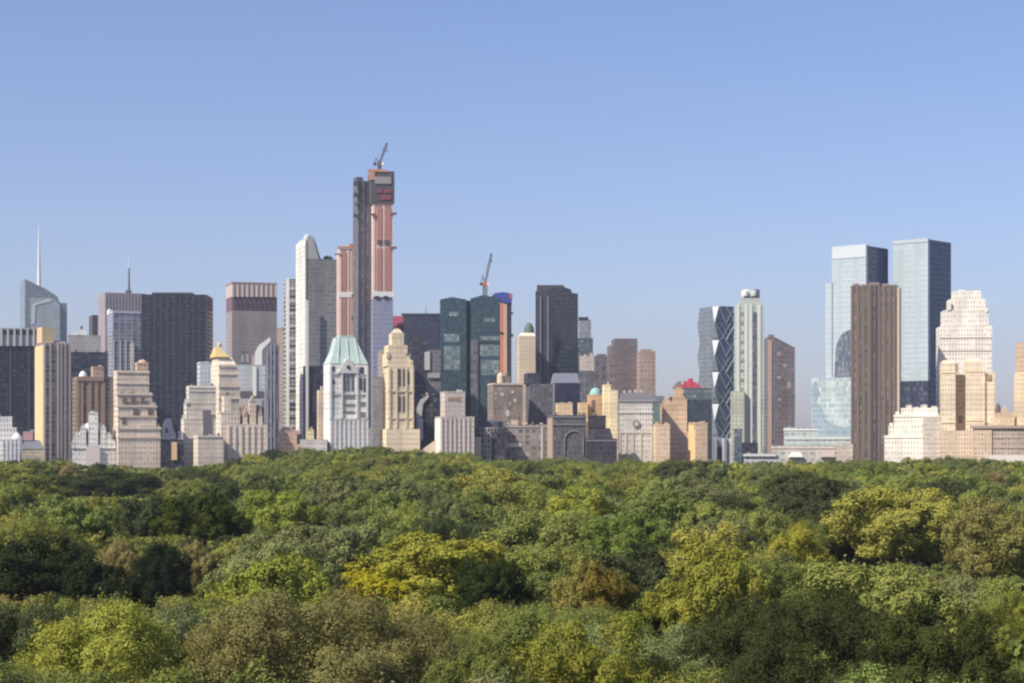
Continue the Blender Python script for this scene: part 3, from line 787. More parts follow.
# ---- round dark tower
B = Bld('round_building', 'dark cylindrical building with one side coloured sunlit cream, low at the trees', 'building', 474, 508, 1160, 0, 30)
B.tank('drum', 489.5, 31, 427.5, 500, 14, facade((0.30, 0.28, 0.25, 1), (0.04, 0.042, 0.055, 1), bay=2.2, floor=3.5, wf=0.62, hf=0.7, blinds=0.3), 0.0, n=20)
B.tank('roof_drum', 493, 20, 419, 427.8, 14, plain((0.10, 0.10, 0.12, 1)), 0.3)
B.box('dark_annex', 490, 507, 434, None, 4, 28, facade((0.07, 0.07, 0.085, 1), (0.025, 0.03, 0.04, 1), bay=2.4, floor=3.5, wf=0.6, hf=0.7))
B.box('sunlit_painted_fin', 474.5, 481, 437, None, 1, 8, plain((0.55, 0.47, 0.35, 1)))  # cream box stands for the drum's sunlit side, light put into its colour

# ---- brown-grey block with water tank
B = Bld('apartment_house', 'brown grey block with cream corner and round rooftop water tank', 'apartment house', 493, 523, 1240, 5.5, 24)
B.box('block_body', 493, 523, 384.5, None, 0, None, facade((0.27, 0.22, 0.19, 1), (0.09, 0.085, 0.085, 1), bay=3.4, floor=3.4, wf=0.42, hf=0.5, blinds=0.7))
B.box('roof_parapet', 492.5, 523, 383, 385, -0.5, 22, plain((0.55, 0.45, 0.33, 1)))
B.tank('water_tank', 500.5, 7, 372, 383.5, 10, plain((0.62, 0.52, 0.38, 1)), 0.3)
B.box('stair_head', 504.5, 510.5, 376, 383.6, 8, 14, plain((0.2, 0.16, 0.14, 1)))
B.each('bright_window', [(506, 509, 410, 416), (501.5, 503.5, 393, 396), (514, 516, 399, 402), (511, 514, 391, 393)], plain((0.62, 0.60, 0.58, 1)), 0.15)

B = Bld('low_building', 'low grey brown block with a white window strip by the dark drum', 'building', 504, 547, 1180, 0, 24)
B.box('block_body', 504, 547, 426, None, 0, None, facade((0.26, 0.235, 0.215, 1), (0.09, 0.085, 0.09, 1), bay=4.4, floor=3.8, wf=0.6, hf=0.6, blinds=0.5))
B.box('white_window_strip', 505, 521, 443, 447, -0.5, -0.01, plain((0.62, 0.6, 0.57, 1)))
B.bands('roof_rail', 504, 547, [426], 0.8, 0.5, plain((0.42, 0.38, 0.34, 1)))
B.each('roof_hut', [(511, 518, 420, 426), (522, 527, 422, 426)], plain((0.55, 0.43, 0.3, 1)), -2)
B.piers('pale_pier', [542], 1.6, 427, None, 0.6, plain((0.48, 0.46, 0.45, 1)))

B = Bld('office_tower', 'bright cream tower with a dark green dome on its shoulder', 'skyscraper', 519, 537, 1640, 2.5, 26)
B.box('tower_body', 519, 537, 336, None, 0, None, facade((0.66, 0.56, 0.43, 1), (0.5, 0.42, 0.33, 1), bay=3, floor=3.8, wf=0.4, hf=0.4))
B.hip('roof_step', 519.5, 536, 522, 534, 332.5, 335.9, 1, 24, 0.2, plain((0.7, 0.62, 0.5, 1)))
B.dome('green_dome', 529, 10.5, 322.5, 333, 12, plain((0.10, 0.15, 0.14, 1)))

B = Bld('office_tower', 'plain dark grey slab below the black stepped-top tower', 'skyscraper', 530, 553, 1270, 4.5, 22)
B.box('tower_body', 530, 553, 384, None, 0, None, facade((0.125, 0.125, 0.14, 1), (0.07, 0.07, 0.085, 1), bay=2, floor=3.4, wf=0.5, hf=0.6))
B.box('upper_block', 527.5, 540, 373, 383.9, 2, 20, facade((0.10, 0.10, 0.12, 1), (0.05, 0.05, 0.065, 1), bay=2, floor=3.4))

# ---- black stepped-top tower
B = Bld('office_tower', 'black glass tower with stepped top corner, tallest of the middle group', 'skyscraper', 535.5, 578, 1560, 0, 40)
bl = facade((0.065, 0.068, 0.088, 1), (0.042, 0.046, 0.065, 1), bay=2.6, floor=3.9, wf=0.7, hf=0.6, rough=0.4, blinds=0.12)
B.outline('curtain_wall', [(549, 480), (549, 288), (564, 287), (571, 289.5), (572, 293), (578, 293.5), (578, 480)], 0, 38, bl, ROOFD)
B.box('side_bay', 535.5, 548.9, 291, None, 0.8, 38, facade((0.085, 0.088, 0.11, 1), (0.05, 0.055, 0.075, 1), bay=3.2, floor=3.9, wf=0.55, hf=1.0, rough=0.5, blinds=0.1), ROOFD)
B.box('roof_block', 537, 564, 285, 291, 2, 30, plain((0.05, 0.055, 0.065, 1)))
B.piers('pale_line', [540.5, 547.8], 1.4, 296, None, 0.5, plain((0.17, 0.17, 0.205, 1)))
B.outline('painted_dark_reflection', [(551.5, 480), (551.5, 333), (559, 332), (562, 343), (566, 349), (571, 351), (577, 344), (577, 480)], -0.35, -0.01, facade((0.03, 0.042, 0.06, 1), (0.018, 0.03, 0.045, 1), bay=2.6, floor=3.9, wf=0.75, hf=0.7, rough=0.3, blinds=0.1))  # dark reflection painted as a shape over the glass
B = Bld('office_tower', 'grey and teal tower with a dark cap beside the black stepped-top one', 'skyscraper', 578, 593, 1680, 0, 28)
B.box('upper_shaft', 579, 591, 320, 337.9, 1, 26, facade((0.24, 0.26, 0.29, 1), (0.14, 0.17, 0.2, 1), bay=2.6, floor=3.9, wf=0.7, hf=0.6))
B.box('dark_cap', 578.6, 588.5, 317, 319.9, 0.6, 20, DARK)
B.box('lower_shaft', 578, 593, 338, None, 0, None, facade((0.085, 0.115, 0.14, 1), (0.05, 0.075, 0.1, 1), bay=2.6, floor=3.9, wf=0.7, hf=0.6, rough=0.4))

B = Bld('office_tower', 'navy glass tower with a pale rounded glass brow and edge coloured as lit', 'skyscraper', 553, 580, 1340, 3, 26)
B.box('curtain_wall', 553, 580, 383, None, 0, None, facade((0.05, 0.06, 0.095, 1), (0.025, 0.033, 0.06, 1), bay=2.4, floor=3.8, wf=0.75, hf=0.7, rough=0.35, blinds=0.12))
B.hip('glass_brow', 553, 580, 555.5, 577.5, 373, 382.9, 0, 25, 0.12, plain((0.20, 0.22, 0.265, 1), 0.3))
B.piers('painted_lit_edge', [553.6], 1.6, 383, None, 0.4, plain((0.28, 0.28, 0.3, 1)))  # lit edge put into the colour of a paler strip

B = Bld('apartment_house', 'pinkish tan block with dark lower floors beside the pale glass brow', 'apartment house', 579.5, 596, 1400, 0, 22)
B.box('upper_block', 579.5, 594, 357, 371.9, 0, 20, stone(0.40, 0.335, 0.29))
B.box('lower_block', 579.5, 596, 372, None, -0.6, 20, facade((0.12, 0.12, 0.145, 1), (0.055, 0.06, 0.08, 1), bay=2.6, floor=3.6, wf=0.5, hf=0.6))

# ---- plum-brown twins and pinkish tower
B = Bld('office_tower', 'dark plum tower with two vertical glass strips, lower of the plum pair', 'skyscraper', 594.5, 610, 1500, 2, 24)
B.box('tower_body', 594.5, 610, 356, None, 0, None, facade((0.15, 0.13, 0.15, 1), (0.06, 0.06, 0.08, 1), bay=5.2, floor=3.7, wf=0.45, hf=0.85, blinds=0.2))
B.box('roof_block', 597.5, 606, 354, 355.9, 4, 18, plain((0.13, 0.11, 0.12, 1)))
B = Bld('office_tower', 'plum brown tower with stepped flat top, taller of the plum pair', 'skyscraper', 612, 637.5, 1450, 3, 30)
B.box('tower_body', 614.5, 637.5, 338.5, None, 0, None, facade((0.16, 0.135, 0.142, 1), (0.10, 0.085, 0.10, 1), bay=2.2, floor=3.7, wf=0.5, hf=0.6, blinds=0.15))
B.box('side_step', 609.5, 614.4, 345.5, None, 2, 28, facade((0.18, 0.15, 0.15, 1), (0.105, 0.09, 0.10, 1), bay=2.2, floor=3.7, wf=0.5, hf=0.6))
B = Bld('apartment_tower', 'pinkish tan tower with a bright corner beside the plum pair', 'skyscraper', 640, 655.5, 1430, 3.5, 22)
B.box('tower_body', 640, 655.5, 351, None, 0, None, facade((0.34, 0.26, 0.225, 1), (0.2, 0.155, 0.15, 1), bay=3, floor=3.5, wf=0.5, hf=0.45, blinds=0.5))
B.box('roof_block', 642, 652, 349, 350.9, 3, 16, plain((0.33, 0.22, 0.18, 1)))

# ---- small lit things and the green-domed church
B = Bld('low_building', 'small cream cube-topped house peeping over the dark granite block', 'building', 557.5, 572.5, 1215, 2, 12)
B.box('block_body', 557.5, 572.5, 404.5, None, 0, None, stone(0.66, 0.50, 0.30, wf=0.3))
B.box('roof_vent', 561, 564, 402.8, 404.4, 3, 6, CREAM)
B = Bld('low_building', 'small cream roof house beside the green-domed brick tower', 'building', 580, 588, 1225, 2.5, 12)
B.box('block_body', 580, 588, 404, None, 0, None, stone(0.60, 0.46, 0.28, wf=0.3))
B = Bld('domed_building', 'orange brick building with a turquoise dome and tall arched window', 'building', 589, 602.5, 1230, 2, 16)
B.box('block_body', 589, 602.5, 396, None, 0, None, stone(0.52, 0.34, 0.19, wf=0.3))
B.dome('turquoise_dome', 595.5, 12.5, 387.5, 396, 7, plain((0.28, 0.48, 0.46, 1)))
B.each('arched_window', [(591.5, 595, 400, 412)], plain((0.16, 0.11, 0.09, 1)), 0.25)
B = Bld('apartment_house', 'sunlit yellow cream building in two steps beside the turquoise dome', 'apartment house', 604.5, 618, 1210, 3, 18)
B.box('upper_tier', 604.5, 611, 384.5, None, 2, 16, stone(0.68, 0.55, 0.35, wf=0.28))
B.box('lower_tier', 609.5, 618, 391.5, None, 0, 17, stone(0.68, 0.57, 0.38, wf=0.28))

# ---- dark granite hotel front
B = Bld('apartment_house', 'dark grey granite block with a pale arch outline and tan corner strip', 'apartment house', 553, 586, 1150, 5.5, 24)
B.box('block_body', 553, 586, 416.5, None, 0, None, facade((0.13, 0.13, 0.14, 1), (0.045, 0.05, 0.06, 1), bay=2.6, floor=3.4, wf=0.5, hf=0.55, blinds=0.3))
m = MB(); m.box(-0.5, -0.004, 0.3, 22, 0, B.Z(418), 0, 0, True); m.build('tan_corner', [plain((0.42, 0.31, 0.24, 1))], B.root)
m = MB()
for k in range(10):
    a0, a1 = math.pi * k / 10, math.pi * (k + 1) / 10
    f = lambda a: (B.U(574 - 9.5 * math.cos(a)), -0.35, B.Z(440 - 9 * math.sin(a)))
    m.tube(f(a0), f(a1), 0.5, 0.5, 6)
m.tube((B.U(564.5), -0.35, B.Z(455)), (B.U(564.5), -0.35, B.Z(440)), 0.5); m.tube((B.U(583.5), -0.35, B.Z(455)), (B.U(583.5), -0.35, B.Z(440)), 0.5)
m.build('arch_moulding', [plain((0.19, 0.188, 0.185, 1))], B.root)
B.bands('cornice', 553, 586, [416.4, 424], 0.8, 0.5, plain((0.22, 0.22, 0.23, 1)))
B = Bld('stepped_building', 'dark brown stepped block with a rounded shoulder, low before pale grey block', 'apartment house', 587, 617, 1145, 0, 24)
dk = facade((0.095, 0.08, 0.09, 1), (0.03, 0.03, 0.04, 1), bay=2.6, floor=3.4, wf=0.5, hf=0.55, blinds=0.25)
B.box('base_block', 586.5, 617, 440, None, 0, None, dk)
B.hip('rounded_tier', 587, 613.5, 588, 610, 428, 439.9, 1, 22, 0.12, dk)
B.box('upper_tier', 589, 606, 417, 427.9, 3, 20, dk)
B.bands('cornice', 586.5, 617, [440], 0.8, 0.4, plain((0.2, 0.18, 0.19, 1)))

# ---- pale grey block with round ornament
B = Bld('apartment_house', 'pale grey block with dark mansard roof and a round ornament', 'apartment house', 619, 652.5, 1180, 0, 26)
pg = stone(0.44, 0.41, 0.375, bay=2.9, floor=3.5, wf=0.42, hf=0.5)
B.box('block_body', 619, 652.5, 402, None, 0, None, pg)
B.hip('mansard_roof', 618, 660, 621, 648, 392.5, 401.9, -0.6, 25, 0.15, plain((0.13, 0.13, 0.15, 1)))
for x in (623, 628.5, 634, 640):
    B.box('chimney', x, x + 2.6, 388.5 + (x % 3), 393.5, 8, 12, plain((0.42, 0.39, 0.37, 1)))
u, z = B.U(636.5), B.Z(424)
m = MB(); m.tube((u, -0.9, z), (u, -0.004, z), 2.6, 2.6, 14); o_ = m.build('round_ornament', [plain((0.20, 0.19, 0.2, 1))], B.root)
m = MB(); m.tube((u, -1.2, z), (u, -0.904, z), 1.4, 1.4, 12); m.build('ornament_boss', [plain((0.5, 0.47, 0.43, 1))], o_)
B.bands('string_course', 619, 652.5, [412, 432], 0.8, 0.5, plain((0.54, 0.5, 0.46, 1)))
B.piers('pier', [619.8, 626, 633, 641, 651.6], 1.0, 432.6, None, 0.5, plain((0.52, 0.47, 0.42, 1)))
B = Bld('office_block', 'small teal grey glass block between pale grey block and orange tower', 'office block', 651, 663, 1260, 0, 18)
B.box('curtain_wall', 651, 663, 401, None, 0, None, facade((0.13, 0.185, 0.18, 1), (0.10, 0.15, 0.15, 1), bay=2.6, floor=3.6, wf=0.7, hf=0.6, rough=0.4))
B.box('roof_plant', 645, 664, 396, 400.9, 1, 14, plain((0.15, 0.16, 0.18, 1)))

# ---- orange-tan stepped tower
OT = stone(0.53, 0.38, 0.25, bay=3, floor=3.3, wf=0.34, hf=0.42)
B = Bld('stepped_building', 'orange tan setback tower narrowing to a central stack, shaded lower half', 'apartment house', 663.5, 690, 1200, 3, 24)
B.box('base_block', 669, 690, 433, None, 0, None, OT)
B.box('tower_body', 663, 687, 406, None, 0.8, 22, OT)
B.box('upper_tier', 668, 684.5, 398, 405.9, 2, 19, OT)
p = B.box('central_stack', 674.5, 683, 390.5, 397.9, 4, 14, OT)
B.box('stack_cap', 676, 681.5, 387, 390.4, 5, 12, plain((0.5, 0.3, 0.17, 1)), parent=p)
B.each('corner_turret', [(662.5, 665.5, 400.5, 406), (668, 670, 394, 398), (684, 687, 399, 406)], OT, 0.3, 1.0)
B = Bld('apartment_house', 'lower tan wing with lit cream corner beside the orange setback tower', 'apartment house', 656, 670, 1160, 3, 18)
B.box('block_body', 656, 670, 426, None, 0, None, stone(0.56, 0.43, 0.30, wf=0.3))
B.each('roof_turret', [(655, 658.5, 422, 426), (664, 668, 423, 426)], plain((0.6, 0.43, 0.26, 1)), -0.5)
B = Bld('apartment_house', 'tan block with flank coloured sunlit cream standing before the red-topped box', 'apartment house', 695.5, 707.5, 1160, 7, 18)
B.box('block_body', 695.5, 707.5, 424, None, 0, None, stone(0.52, 0.38, 0.26, wf=0.3))
m = MB(); m.box(-0.4, -0.004, 0.3, 17, 0, B.Z(424.6), 0, 0, True); m.build('painted_sunlit_flank', [plain((0.74, 0.55, 0.29, 1))], B.root)  # lit flank painted as a brighter cream sheet
B.each('roof_turret', [(690, 694, 422, 425), (699, 704, 421.5, 424)], plain((0.62, 0.45, 0.27, 1)), -1.0)

# ---- teal box with red rooftop thing
B = Bld('office_block', 'dark teal box topped by a crimson rooftop canopy', 'office block', 683, 712, 1330, 0, 26)
B.box('curtain_wall', 683, 712, 401, None, 0, None, facade((0.07, 0.09, 0.11, 1), (0.05, 0.068, 0.085, 1), bay=2.6, floor=3.8, wf=0.75, hf=0.7, rough=0.35, blinds=0.15))
B.box('pale_brow', 682.5, 712, 389, 400.9, 0.5, 25, facade((0.10, 0.135, 0.15, 1), (0.07, 0.1, 0.115, 1), bay=2.6, floor=3.8, wf=0.7, hf=0.5, rough=0.4))
p = B.outline('crimson_canopy', [(678.5, 388.8), (679, 385.5), (683, 384.5), (685, 381), (687.5, 381.5), (688.5, 378.5), (692.5, 378), (693.5, 382), (696, 381.5), (697, 384.5), (700.5, 385.5), (701, 388.8)], 4, 9, plain((0.50, 0.05, 0.09, 1), 0.7, 0, 0.4, 0.3), plain((0.5, 0.06, 0.1, 1), 0.6))
B.each('canopy_rib', [(684, 685, 380.5, 388.5), (691, 692, 378.5, 388.5), (697, 698, 383, 388.5)], plain((0.35, 0.05, 0.1, 1)), 0.3, 4, p)
B.outline('dark_roof_slope', [(672, 388.8), (677, 382), (681, 380.5), (683, 388.8)], 10, 18, plain((0.2, 0.17, 0.19, 1)))
# ---- faceted diamond-braced tower (left flank, chamfered corner with triangles coloured as sky reflection, front)
B = Bld('office_tower', 'dark faceted tower with zigzag edge and triangular corner panes coloured as sky reflection', 'skyscraper', 714.5, 735.5, 1560, 17, 34)
g1 = facade((0.19, 0.22, 0.26, 1), (0.10, 0.13, 0.175, 1), bay=1.5, floor=4, wf=0.7, hf=0.6, rough=0.25, grough=0.1, blinds=0.3)
g2 = facade((0.085, 0.125, 0.185, 1), (0.05, 0.08, 0.125, 1), bay=1.5, floor=4, wf=0.75, hf=0.7, rough=0.25, grough=0.1, blinds=0.15)
SKY_PANE = plain((0.52, 0.56, 0.61, 1), 0.3)  # brighter sky reflection put into the colour of the upward-tilted panes
ys = [306, 323, 340, 356, 372, 388, 404, 421, 438]
zs = [B.Z(y) for y in ys]
uR = B.U(735.5)
ch = 4.2                                        # chamfer of the wide levels
dL = B.depth


def ring(i):
    """outline at level i: even levels have chamfered corners, odd ones sharp"""
    c = ch if i % 2 == 0 else 0.02
    return dict(a=(-0.0 + c, 0.0), b=(0.0, c * 1.1), back=(0.0, dL - c), backc=(c, dL), right=(uR - c * 0.0, 0.0))


body = MB(); flank = MB()
for i in range(len(ys) - 1):
    r0, r1 = ring(i), ring(i + 1)
    def P(r, k, z):
        return (r[k][0], r[k][1], z)
    def face(mb, pts):
        mb.face(pts, [(p[0] + p[1], p[2]) for p in pts], 0)
    z0, z1 = zs[i + 1], zs[i]
    face(body, [P(r1, 'a', z0), P(r1, 'right', z0), P(r0, 'right', z1), P(r0, 'a', z1)])
    face(flank, [P(r1, 'back', z0), P(r1, 'b', z0), P(r0, 'b', z1), P(r0, 'back', z1)])
    face(flank, [P(r1, 'backc', z0), P(r1, 'back', z0), P(r0, 'back', z1), P(r0, 'backc', z1)])
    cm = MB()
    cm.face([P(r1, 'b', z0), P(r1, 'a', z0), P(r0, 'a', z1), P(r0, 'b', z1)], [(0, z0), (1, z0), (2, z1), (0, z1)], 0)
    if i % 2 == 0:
        cm.build('sky_reflection_pane', [SKY_PANE], B.root)
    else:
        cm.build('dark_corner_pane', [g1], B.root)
    face(body, [P(r1, 'right', z0), (uR, dL, z0), (uR, dL, z1), P(r0, 'right', z1)])
body.face([(0, ch, zs[0]), (ch, 0, zs[0]), (uR, 0, zs[0]), (uR, dL, zs[0]), (0, dL, zs[0])], [(0, 0)] * 5, 0)
body.build('glass_front', [g2], B.root)
flank.build('glass_flank', [g1], B.root)
DG = plain((0.36, 0.40, 0.45, 1), 0.35, 0.3)
for i in range(len(ys) - 1):
    ra, rb = ((uR * 0.55, uR * 1.0) if i % 2 == 0 else (uR * 1.0, uR * 0.55))
    m = MB(); m.tube((ra, -0.25, zs[i]), (rb, -0.25, zs[i + 1]), 0.55)
    m.build('diagonal_brace', [DG], B.root)
    m = MB(); ea, eb = ((0.2, uR * 0.55) if i % 2 else (ch + 0.4, uR * 0.55))
    m.tube((ea, -0.25, zs[i] if i % 2 else zs[i]), (eb, -0.25, zs[i + 1] if i % 2 else zs[i + 1]), 0.4)
    m.build('diagonal_brace', [DG], B.root)
for i in range(len(ys) - 1):
    for xa, xb in ((0.55, 0.98), (0.98, 0.55), (0.3, 0.76), (0.76, 0.3)):
        if xa + xb < 1.2 and i % 2 == 0:
            continue
        m = MB(); m.tube((uR * xa, -0.3, zs[i]), (uR * xb, -0.3, zs[i + 1]), 0.26)
        m.build('diagonal_brace', [DG], B.root)
B.box('stone_base', 700, 735.5, 439, None, -1.5, 32, plain((0.36, 0.39, 0.43, 1)))
B.piers('base_column', [711, 714.5, 724, 731, 735], 2.8, 438, None, 2.0, plain((0.55, 0.58, 0.62, 1)), v0=-1.5)
B.box('base_arch', 717, 722, 447, None, -1.9, -1.51, DARK)

# ---- pale green tower with drum
B = Bld('apartment_tower', 'pale green striped tower crowned by a white cylindrical drum', 'skyscraper', 737, 763.5, 1450, 3, 28)
LG = facade((0.44, 0.50, 0.46, 1), (0.17, 0.22, 0.24, 1), bay=4.0, floor=3.4, wf=0.5, hf=0.6, blinds=0.5)
B.box('tower_body', 737, 763.5, 304.5, None, 0, None, LG)
B.piers('pale_strip', [737.8, 746, 750.5, 759], 2.8, 304.5, None, 0.6, plain((0.60, 0.64, 0.57, 1)))
B.box('dark_glass_strip', 752.6, 756.8, 312, None, -0.5, -0.01, facade((0.10, 0.11, 0.16, 1), (0.06, 0.07, 0.11, 1), bay=1.5, floor=3.4, wf=0.7, hf=0.7))
B.bands('balcony_slab', 739.5, 744.5, [312 + 9.5 * i for i in range(12)], 2.4, 0.35, plain((0.24, 0.26, 0.25, 1)))
B.box('shoulder', 741, 761.5, 298, 304.4, 2, 24, plain((0.42, 0.46, 0.43, 1)))
p = B.tank('drum', 750.5, 18.5, 290, 297.9, 12, plain((0.48, 0.52, 0.50, 1)), 0.0, n=18)
B.tank('drum_turret', 745, 7, 289.8, 296, 4, PALEST, 0.3, p)
B.tank('drum_turret', 754, 6, 290.5, 296, 3.2, plain((0.5, 0.52, 0.5, 1)), 0.3, p)
B.box('lower_wing', 731, 744.5, 391, None, -5, -0.7, facade((0.46, 0.49, 0.40, 1), (0.30, 0.33, 0.29, 1), bay=3, floor=3.4, wf=0.5, hf=0.5))
B = Bld('low_building', 'dark blue glass low block at the foot of the pale green tower', 'building', 734, 765, 1300, 0, 20)
B.box('block_body', 734, 742, 430, None, 0, None, facade((0.09, 0.12, 0.16, 1), (0.05, 0.075, 0.11, 1), bay=2.4, floor=3.6, wf=0.7, hf=0.6))
B.box('rear_block', 742.01, 758, 444, None, 0.5, 18, facade((0.06, 0.07, 0.10, 1), (0.03, 0.035, 0.06, 1), bay=2.4, floor=3.6, wf=0.7, hf=0.6))

# ---- mauve-brown slanted tower
B = Bld('office_tower', 'mauve brown tower with sloping roofline and a thin edge coloured sunlit pink', 'skyscraper', 768, 795, 1420, 4, 28)
B.outline('tower_body', [(768, 480), (768, 337), (772, 336), (778, 338.5), (787, 343.5), (795, 347.5), (795, 480)], 0, 27, facade((0.155, 0.135, 0.148, 1), (0.08, 0.072, 0.088, 1), bay=2.6, floor=3.5, wf=0.5, hf=0.55, blinds=0.25), ROOFD)
B.piers('painted_sunlit_edge', [769.8], 3.2, 340, None, 0.5, plain((0.42, 0.29, 0.24, 1)))  # narrow lit strip painted in a lighter pink
B.box('roof_hut', 769, 774, 334.5, 337.5, 6, 14, plain((0.2, 0.17, 0.18, 1)))
B.each('pale_window', [(777, 780.5, 352, 355.5), (783, 787, 364, 367), (777, 781, 376, 379), (787, 791, 382, 388), (778, 781, 398, 401)], plain((0.30, 0.26, 0.27, 1)), 0.15)

# ---- glassy low terraces
PT = plain((0.48, 0.52, 0.50, 1), 0.5)
B = Bld('low_building', 'long glassy low building with pale green terraces under the mirror towers', 'building', 779, 858, 1230, 0, 40)
gl = facade((0.45, 0.49, 0.47, 1), (0.24, 0.29, 0.30, 1), bay=4, floor=4, wf=0.75, hf=0.5, rough=0.4, blinds=0.6)
B.box('upper_terrace', 784, 818, 429, None, 8, 36, gl, PT)
B.box('middle_terrace', 786, 852, 438, None, 4, 37, gl, PT)
B.box('lower_terrace', 772, 836, 447, None, 0, 37.5, facade((0.52, 0.50, 0.46, 1), (0.28, 0.29, 0.28, 1), bay=5, floor=4.5, wf=0.6, hf=0.45), PT)
B.bands('roof_edge', 784, 818, [429], 1.0, 0.5, PALEST, 8)
B.bands('roof_edge', 786, 852, [438], 1.0, 0.5, plain((0.55, 0.62, 0.58, 1)), 4)
B.bands('roof_edge', 772, 836, [447], 1.0, 0.5, plain((0.58, 0.50, 0.44, 1)))
B.hip('bright_skylight', 788, 803, 791, 800, 452, 457, -4, -0.6, 0.2, PALEST); B.hip('bright_skylight', 820, 836, 822, 834, 450, 457, -4, -0.6, 0.2, plain((0.5, 0.42, 0.38, 1)))
B = Bld('low_building', 'low white canopy building among the treetops by the pale green tower', 'building', 744, 780, 1160, 0, 20)
B.box('block_body', 744, 780, 456, None, 0, None, facade((0.48, 0.47, 0.45, 1), (0.22, 0.22, 0.23, 1), bay=4, floor=3.5, wf=0.7, hf=0.5))
B.box('canopy_roof', 743, 776, 454, 456.3, -1.5, 18, plain((0.55, 0.55, 0.54, 1)))
B = Bld('low_building', 'tan cube building squeezed beside the brown slab', 'building', 836, 853, 1190, 0, 16)
B.box('block_body', 836, 853, 446, None, 0, None, stone(0.40, 0.35, 0.30))

# ---- mirror twin towers
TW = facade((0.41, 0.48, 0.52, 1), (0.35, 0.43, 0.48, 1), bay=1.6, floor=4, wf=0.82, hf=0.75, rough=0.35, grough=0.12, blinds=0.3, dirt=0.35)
TW_SHADE = facade((0.035, 0.075, 0.165, 1), (0.02, 0.05, 0.12, 1), bay=1.6, floor=4, wf=0.82, hf=0.75, rough=0.3, grough=0.1, blinds=0.15)  # same glass as the front, with the flank's shade put into its colour
B = Bld('mirror_tower', 'pale mirror glass tower with flank darkened as shade, partly hidden by the brown slab', 'skyscraper', 832, 866, 1390, -24, 38)
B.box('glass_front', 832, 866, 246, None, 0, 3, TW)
B.box('shade_painted_flank', 836, 866, 246.6, None, 3.004, 38, TW_SHADE)
B.box('pale_crown', 832, 866, 245.5, 258, -0.4, -0.01, plain((0.52, 0.57, 0.59, 1), 0.3))
B.box('shoulder', 825.5, 831.9, 283, None, -1, 20, TW)
B.outline('painted_dark_reflection', [(834, 379), (836, 347), (840, 336), (846, 331), (853, 329), (860, 328), (860, 379)], -0.3, -0.01, facade((0.10, 0.13, 0.18, 1), (0.06, 0.085, 0.13, 1), bay=1.6, floor=4, wf=0.8, hf=0.75, rough=0.3))  # mirrored dark shape painted on the front glass
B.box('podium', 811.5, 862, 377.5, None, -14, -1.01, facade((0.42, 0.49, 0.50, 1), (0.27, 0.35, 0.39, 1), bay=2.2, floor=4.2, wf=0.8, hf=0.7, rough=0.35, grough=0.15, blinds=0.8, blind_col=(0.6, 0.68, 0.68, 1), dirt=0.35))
B.outline('painted_blue_reflection', [(812, 440), (812, 384), (816, 381), (819, 392), (816, 402), (822, 408), (824, 418), (832, 424), (846, 428), (862, 416), (862, 440)], -14.4, -14.01, facade((0.29, 0.37, 0.43, 1), (0.22, 0.30, 0.37, 1), bay=2.2, floor=4.2, wf=0.8, hf=0.7, rough=0.3, blinds=0.5, blind_col=(0.4, 0.5, 0.54, 1)))  # blue reflection painted over the podium glass
B = Bld('mirror_tower', 'taller pale mirror glass tower with flank darkened as shade, fully clear of the brown slab', 'skyscraper', 893, 928, 1390, -25, 38)
B.box('glass_front', 893, 928, 240, 381, 0, 3, TW)
B.box('shade_painted_flank', 897, 928, 240.6, None, 3.004, 38, TW_SHADE)
B.box('pale_crown', 893, 928, 239.5, 243, -0.4, -0.01, plain((0.42, 0.47, 0.52, 1), 0.3))
B.box('dark_lower_glass', 893, 928, 381.1, None, 0, 2.9, facade((0.07, 0.085, 0.13, 1), (0.04, 0.055, 0.095, 1), bay=1.6, floor=4, wf=0.8, hf=0.75, rough=0.3))

# ---- brown slab
B = Bld('apartment_tower', 'brown slab tower with dark vertical grooves, standing before the mirror towers', 'skyscraper', 851.5, 898, 1210, -3, 28)
B.box('tower_body', 851.5, 898, 286, None, 0, None, facade((0.145, 0.115, 0.10, 1), (0.06, 0.05, 0.05, 1), bay=1.8, floor=3.2, wf=0.45, hf=0.7, blinds=0.35))
B.piers('brick_pier', [852, 858, 864, 869.6, 879, 884.5, 890, 894.5], 1.5, 285.5, None, 0.5, plain((0.15, 0.118, 0.10, 1)))
B.box('dark_groove', 870.6, 873.4, 284.5, None, -0.4, -0.01, plain((0.06, 0.05, 0.06, 1)))
B.box('dark_groove', 875, 877.4, 284.5, None, -0.4, -0.01, plain((0.05, 0.045, 0.055, 1)))
B.piers('cream_corner', [898.4], 1.6, 287, None, 0.5, plain((0.5, 0.4, 0.32, 1)))  # corner strip in a cream colour
for x0, x1, y in ((853, 858, 283.5), (861, 868, 284.2), (869, 879, 282.5), (882, 888, 283.6), (890, 896, 284.6)):
    B.box('roof_parapet', x0, x1, y, 285.9, 1, 20, plain((0.24, 0.185, 0.16, 1)))

# ---- white and cream twin-crowned tower
WC = stone(0.66, 0.62, 0.55, bay=3, floor=3.3, wf=0.34, hf=0.45, blinds=0.5)
CC = stone(0.64, 0.54, 0.40, bay=3, floor=3.3, wf=0.34, hf=0.45, blinds=0.4)
B = Bld('stepped_building', 'white setback tower block rising behind the twin cream shafts', 'skyscraper', 944, 991, 1250, 4, 24)
B.box('lower_tier', 940, 992, 326, None, 0, None, WC)
B.box('middle_tier', 944, 988.5, 310, 325.9, 1.2, 22, WC)
B.box('upper_tier', 949.5, 986, 299, 309.9, 2.4, 20, WC)
p = B.box('crown_block', 954, 981, 291, 298.9, 3.6, 18, WC)
B.each('water_house', [(959, 965, 289.5, 292), (972, 980, 290.5, 292)], PALEST, -3, 3.6, p)
B.each('corner_turret', [(947, 951, 302, 310), (986, 988, 308, 312)], WC, 0.5, 1.0)
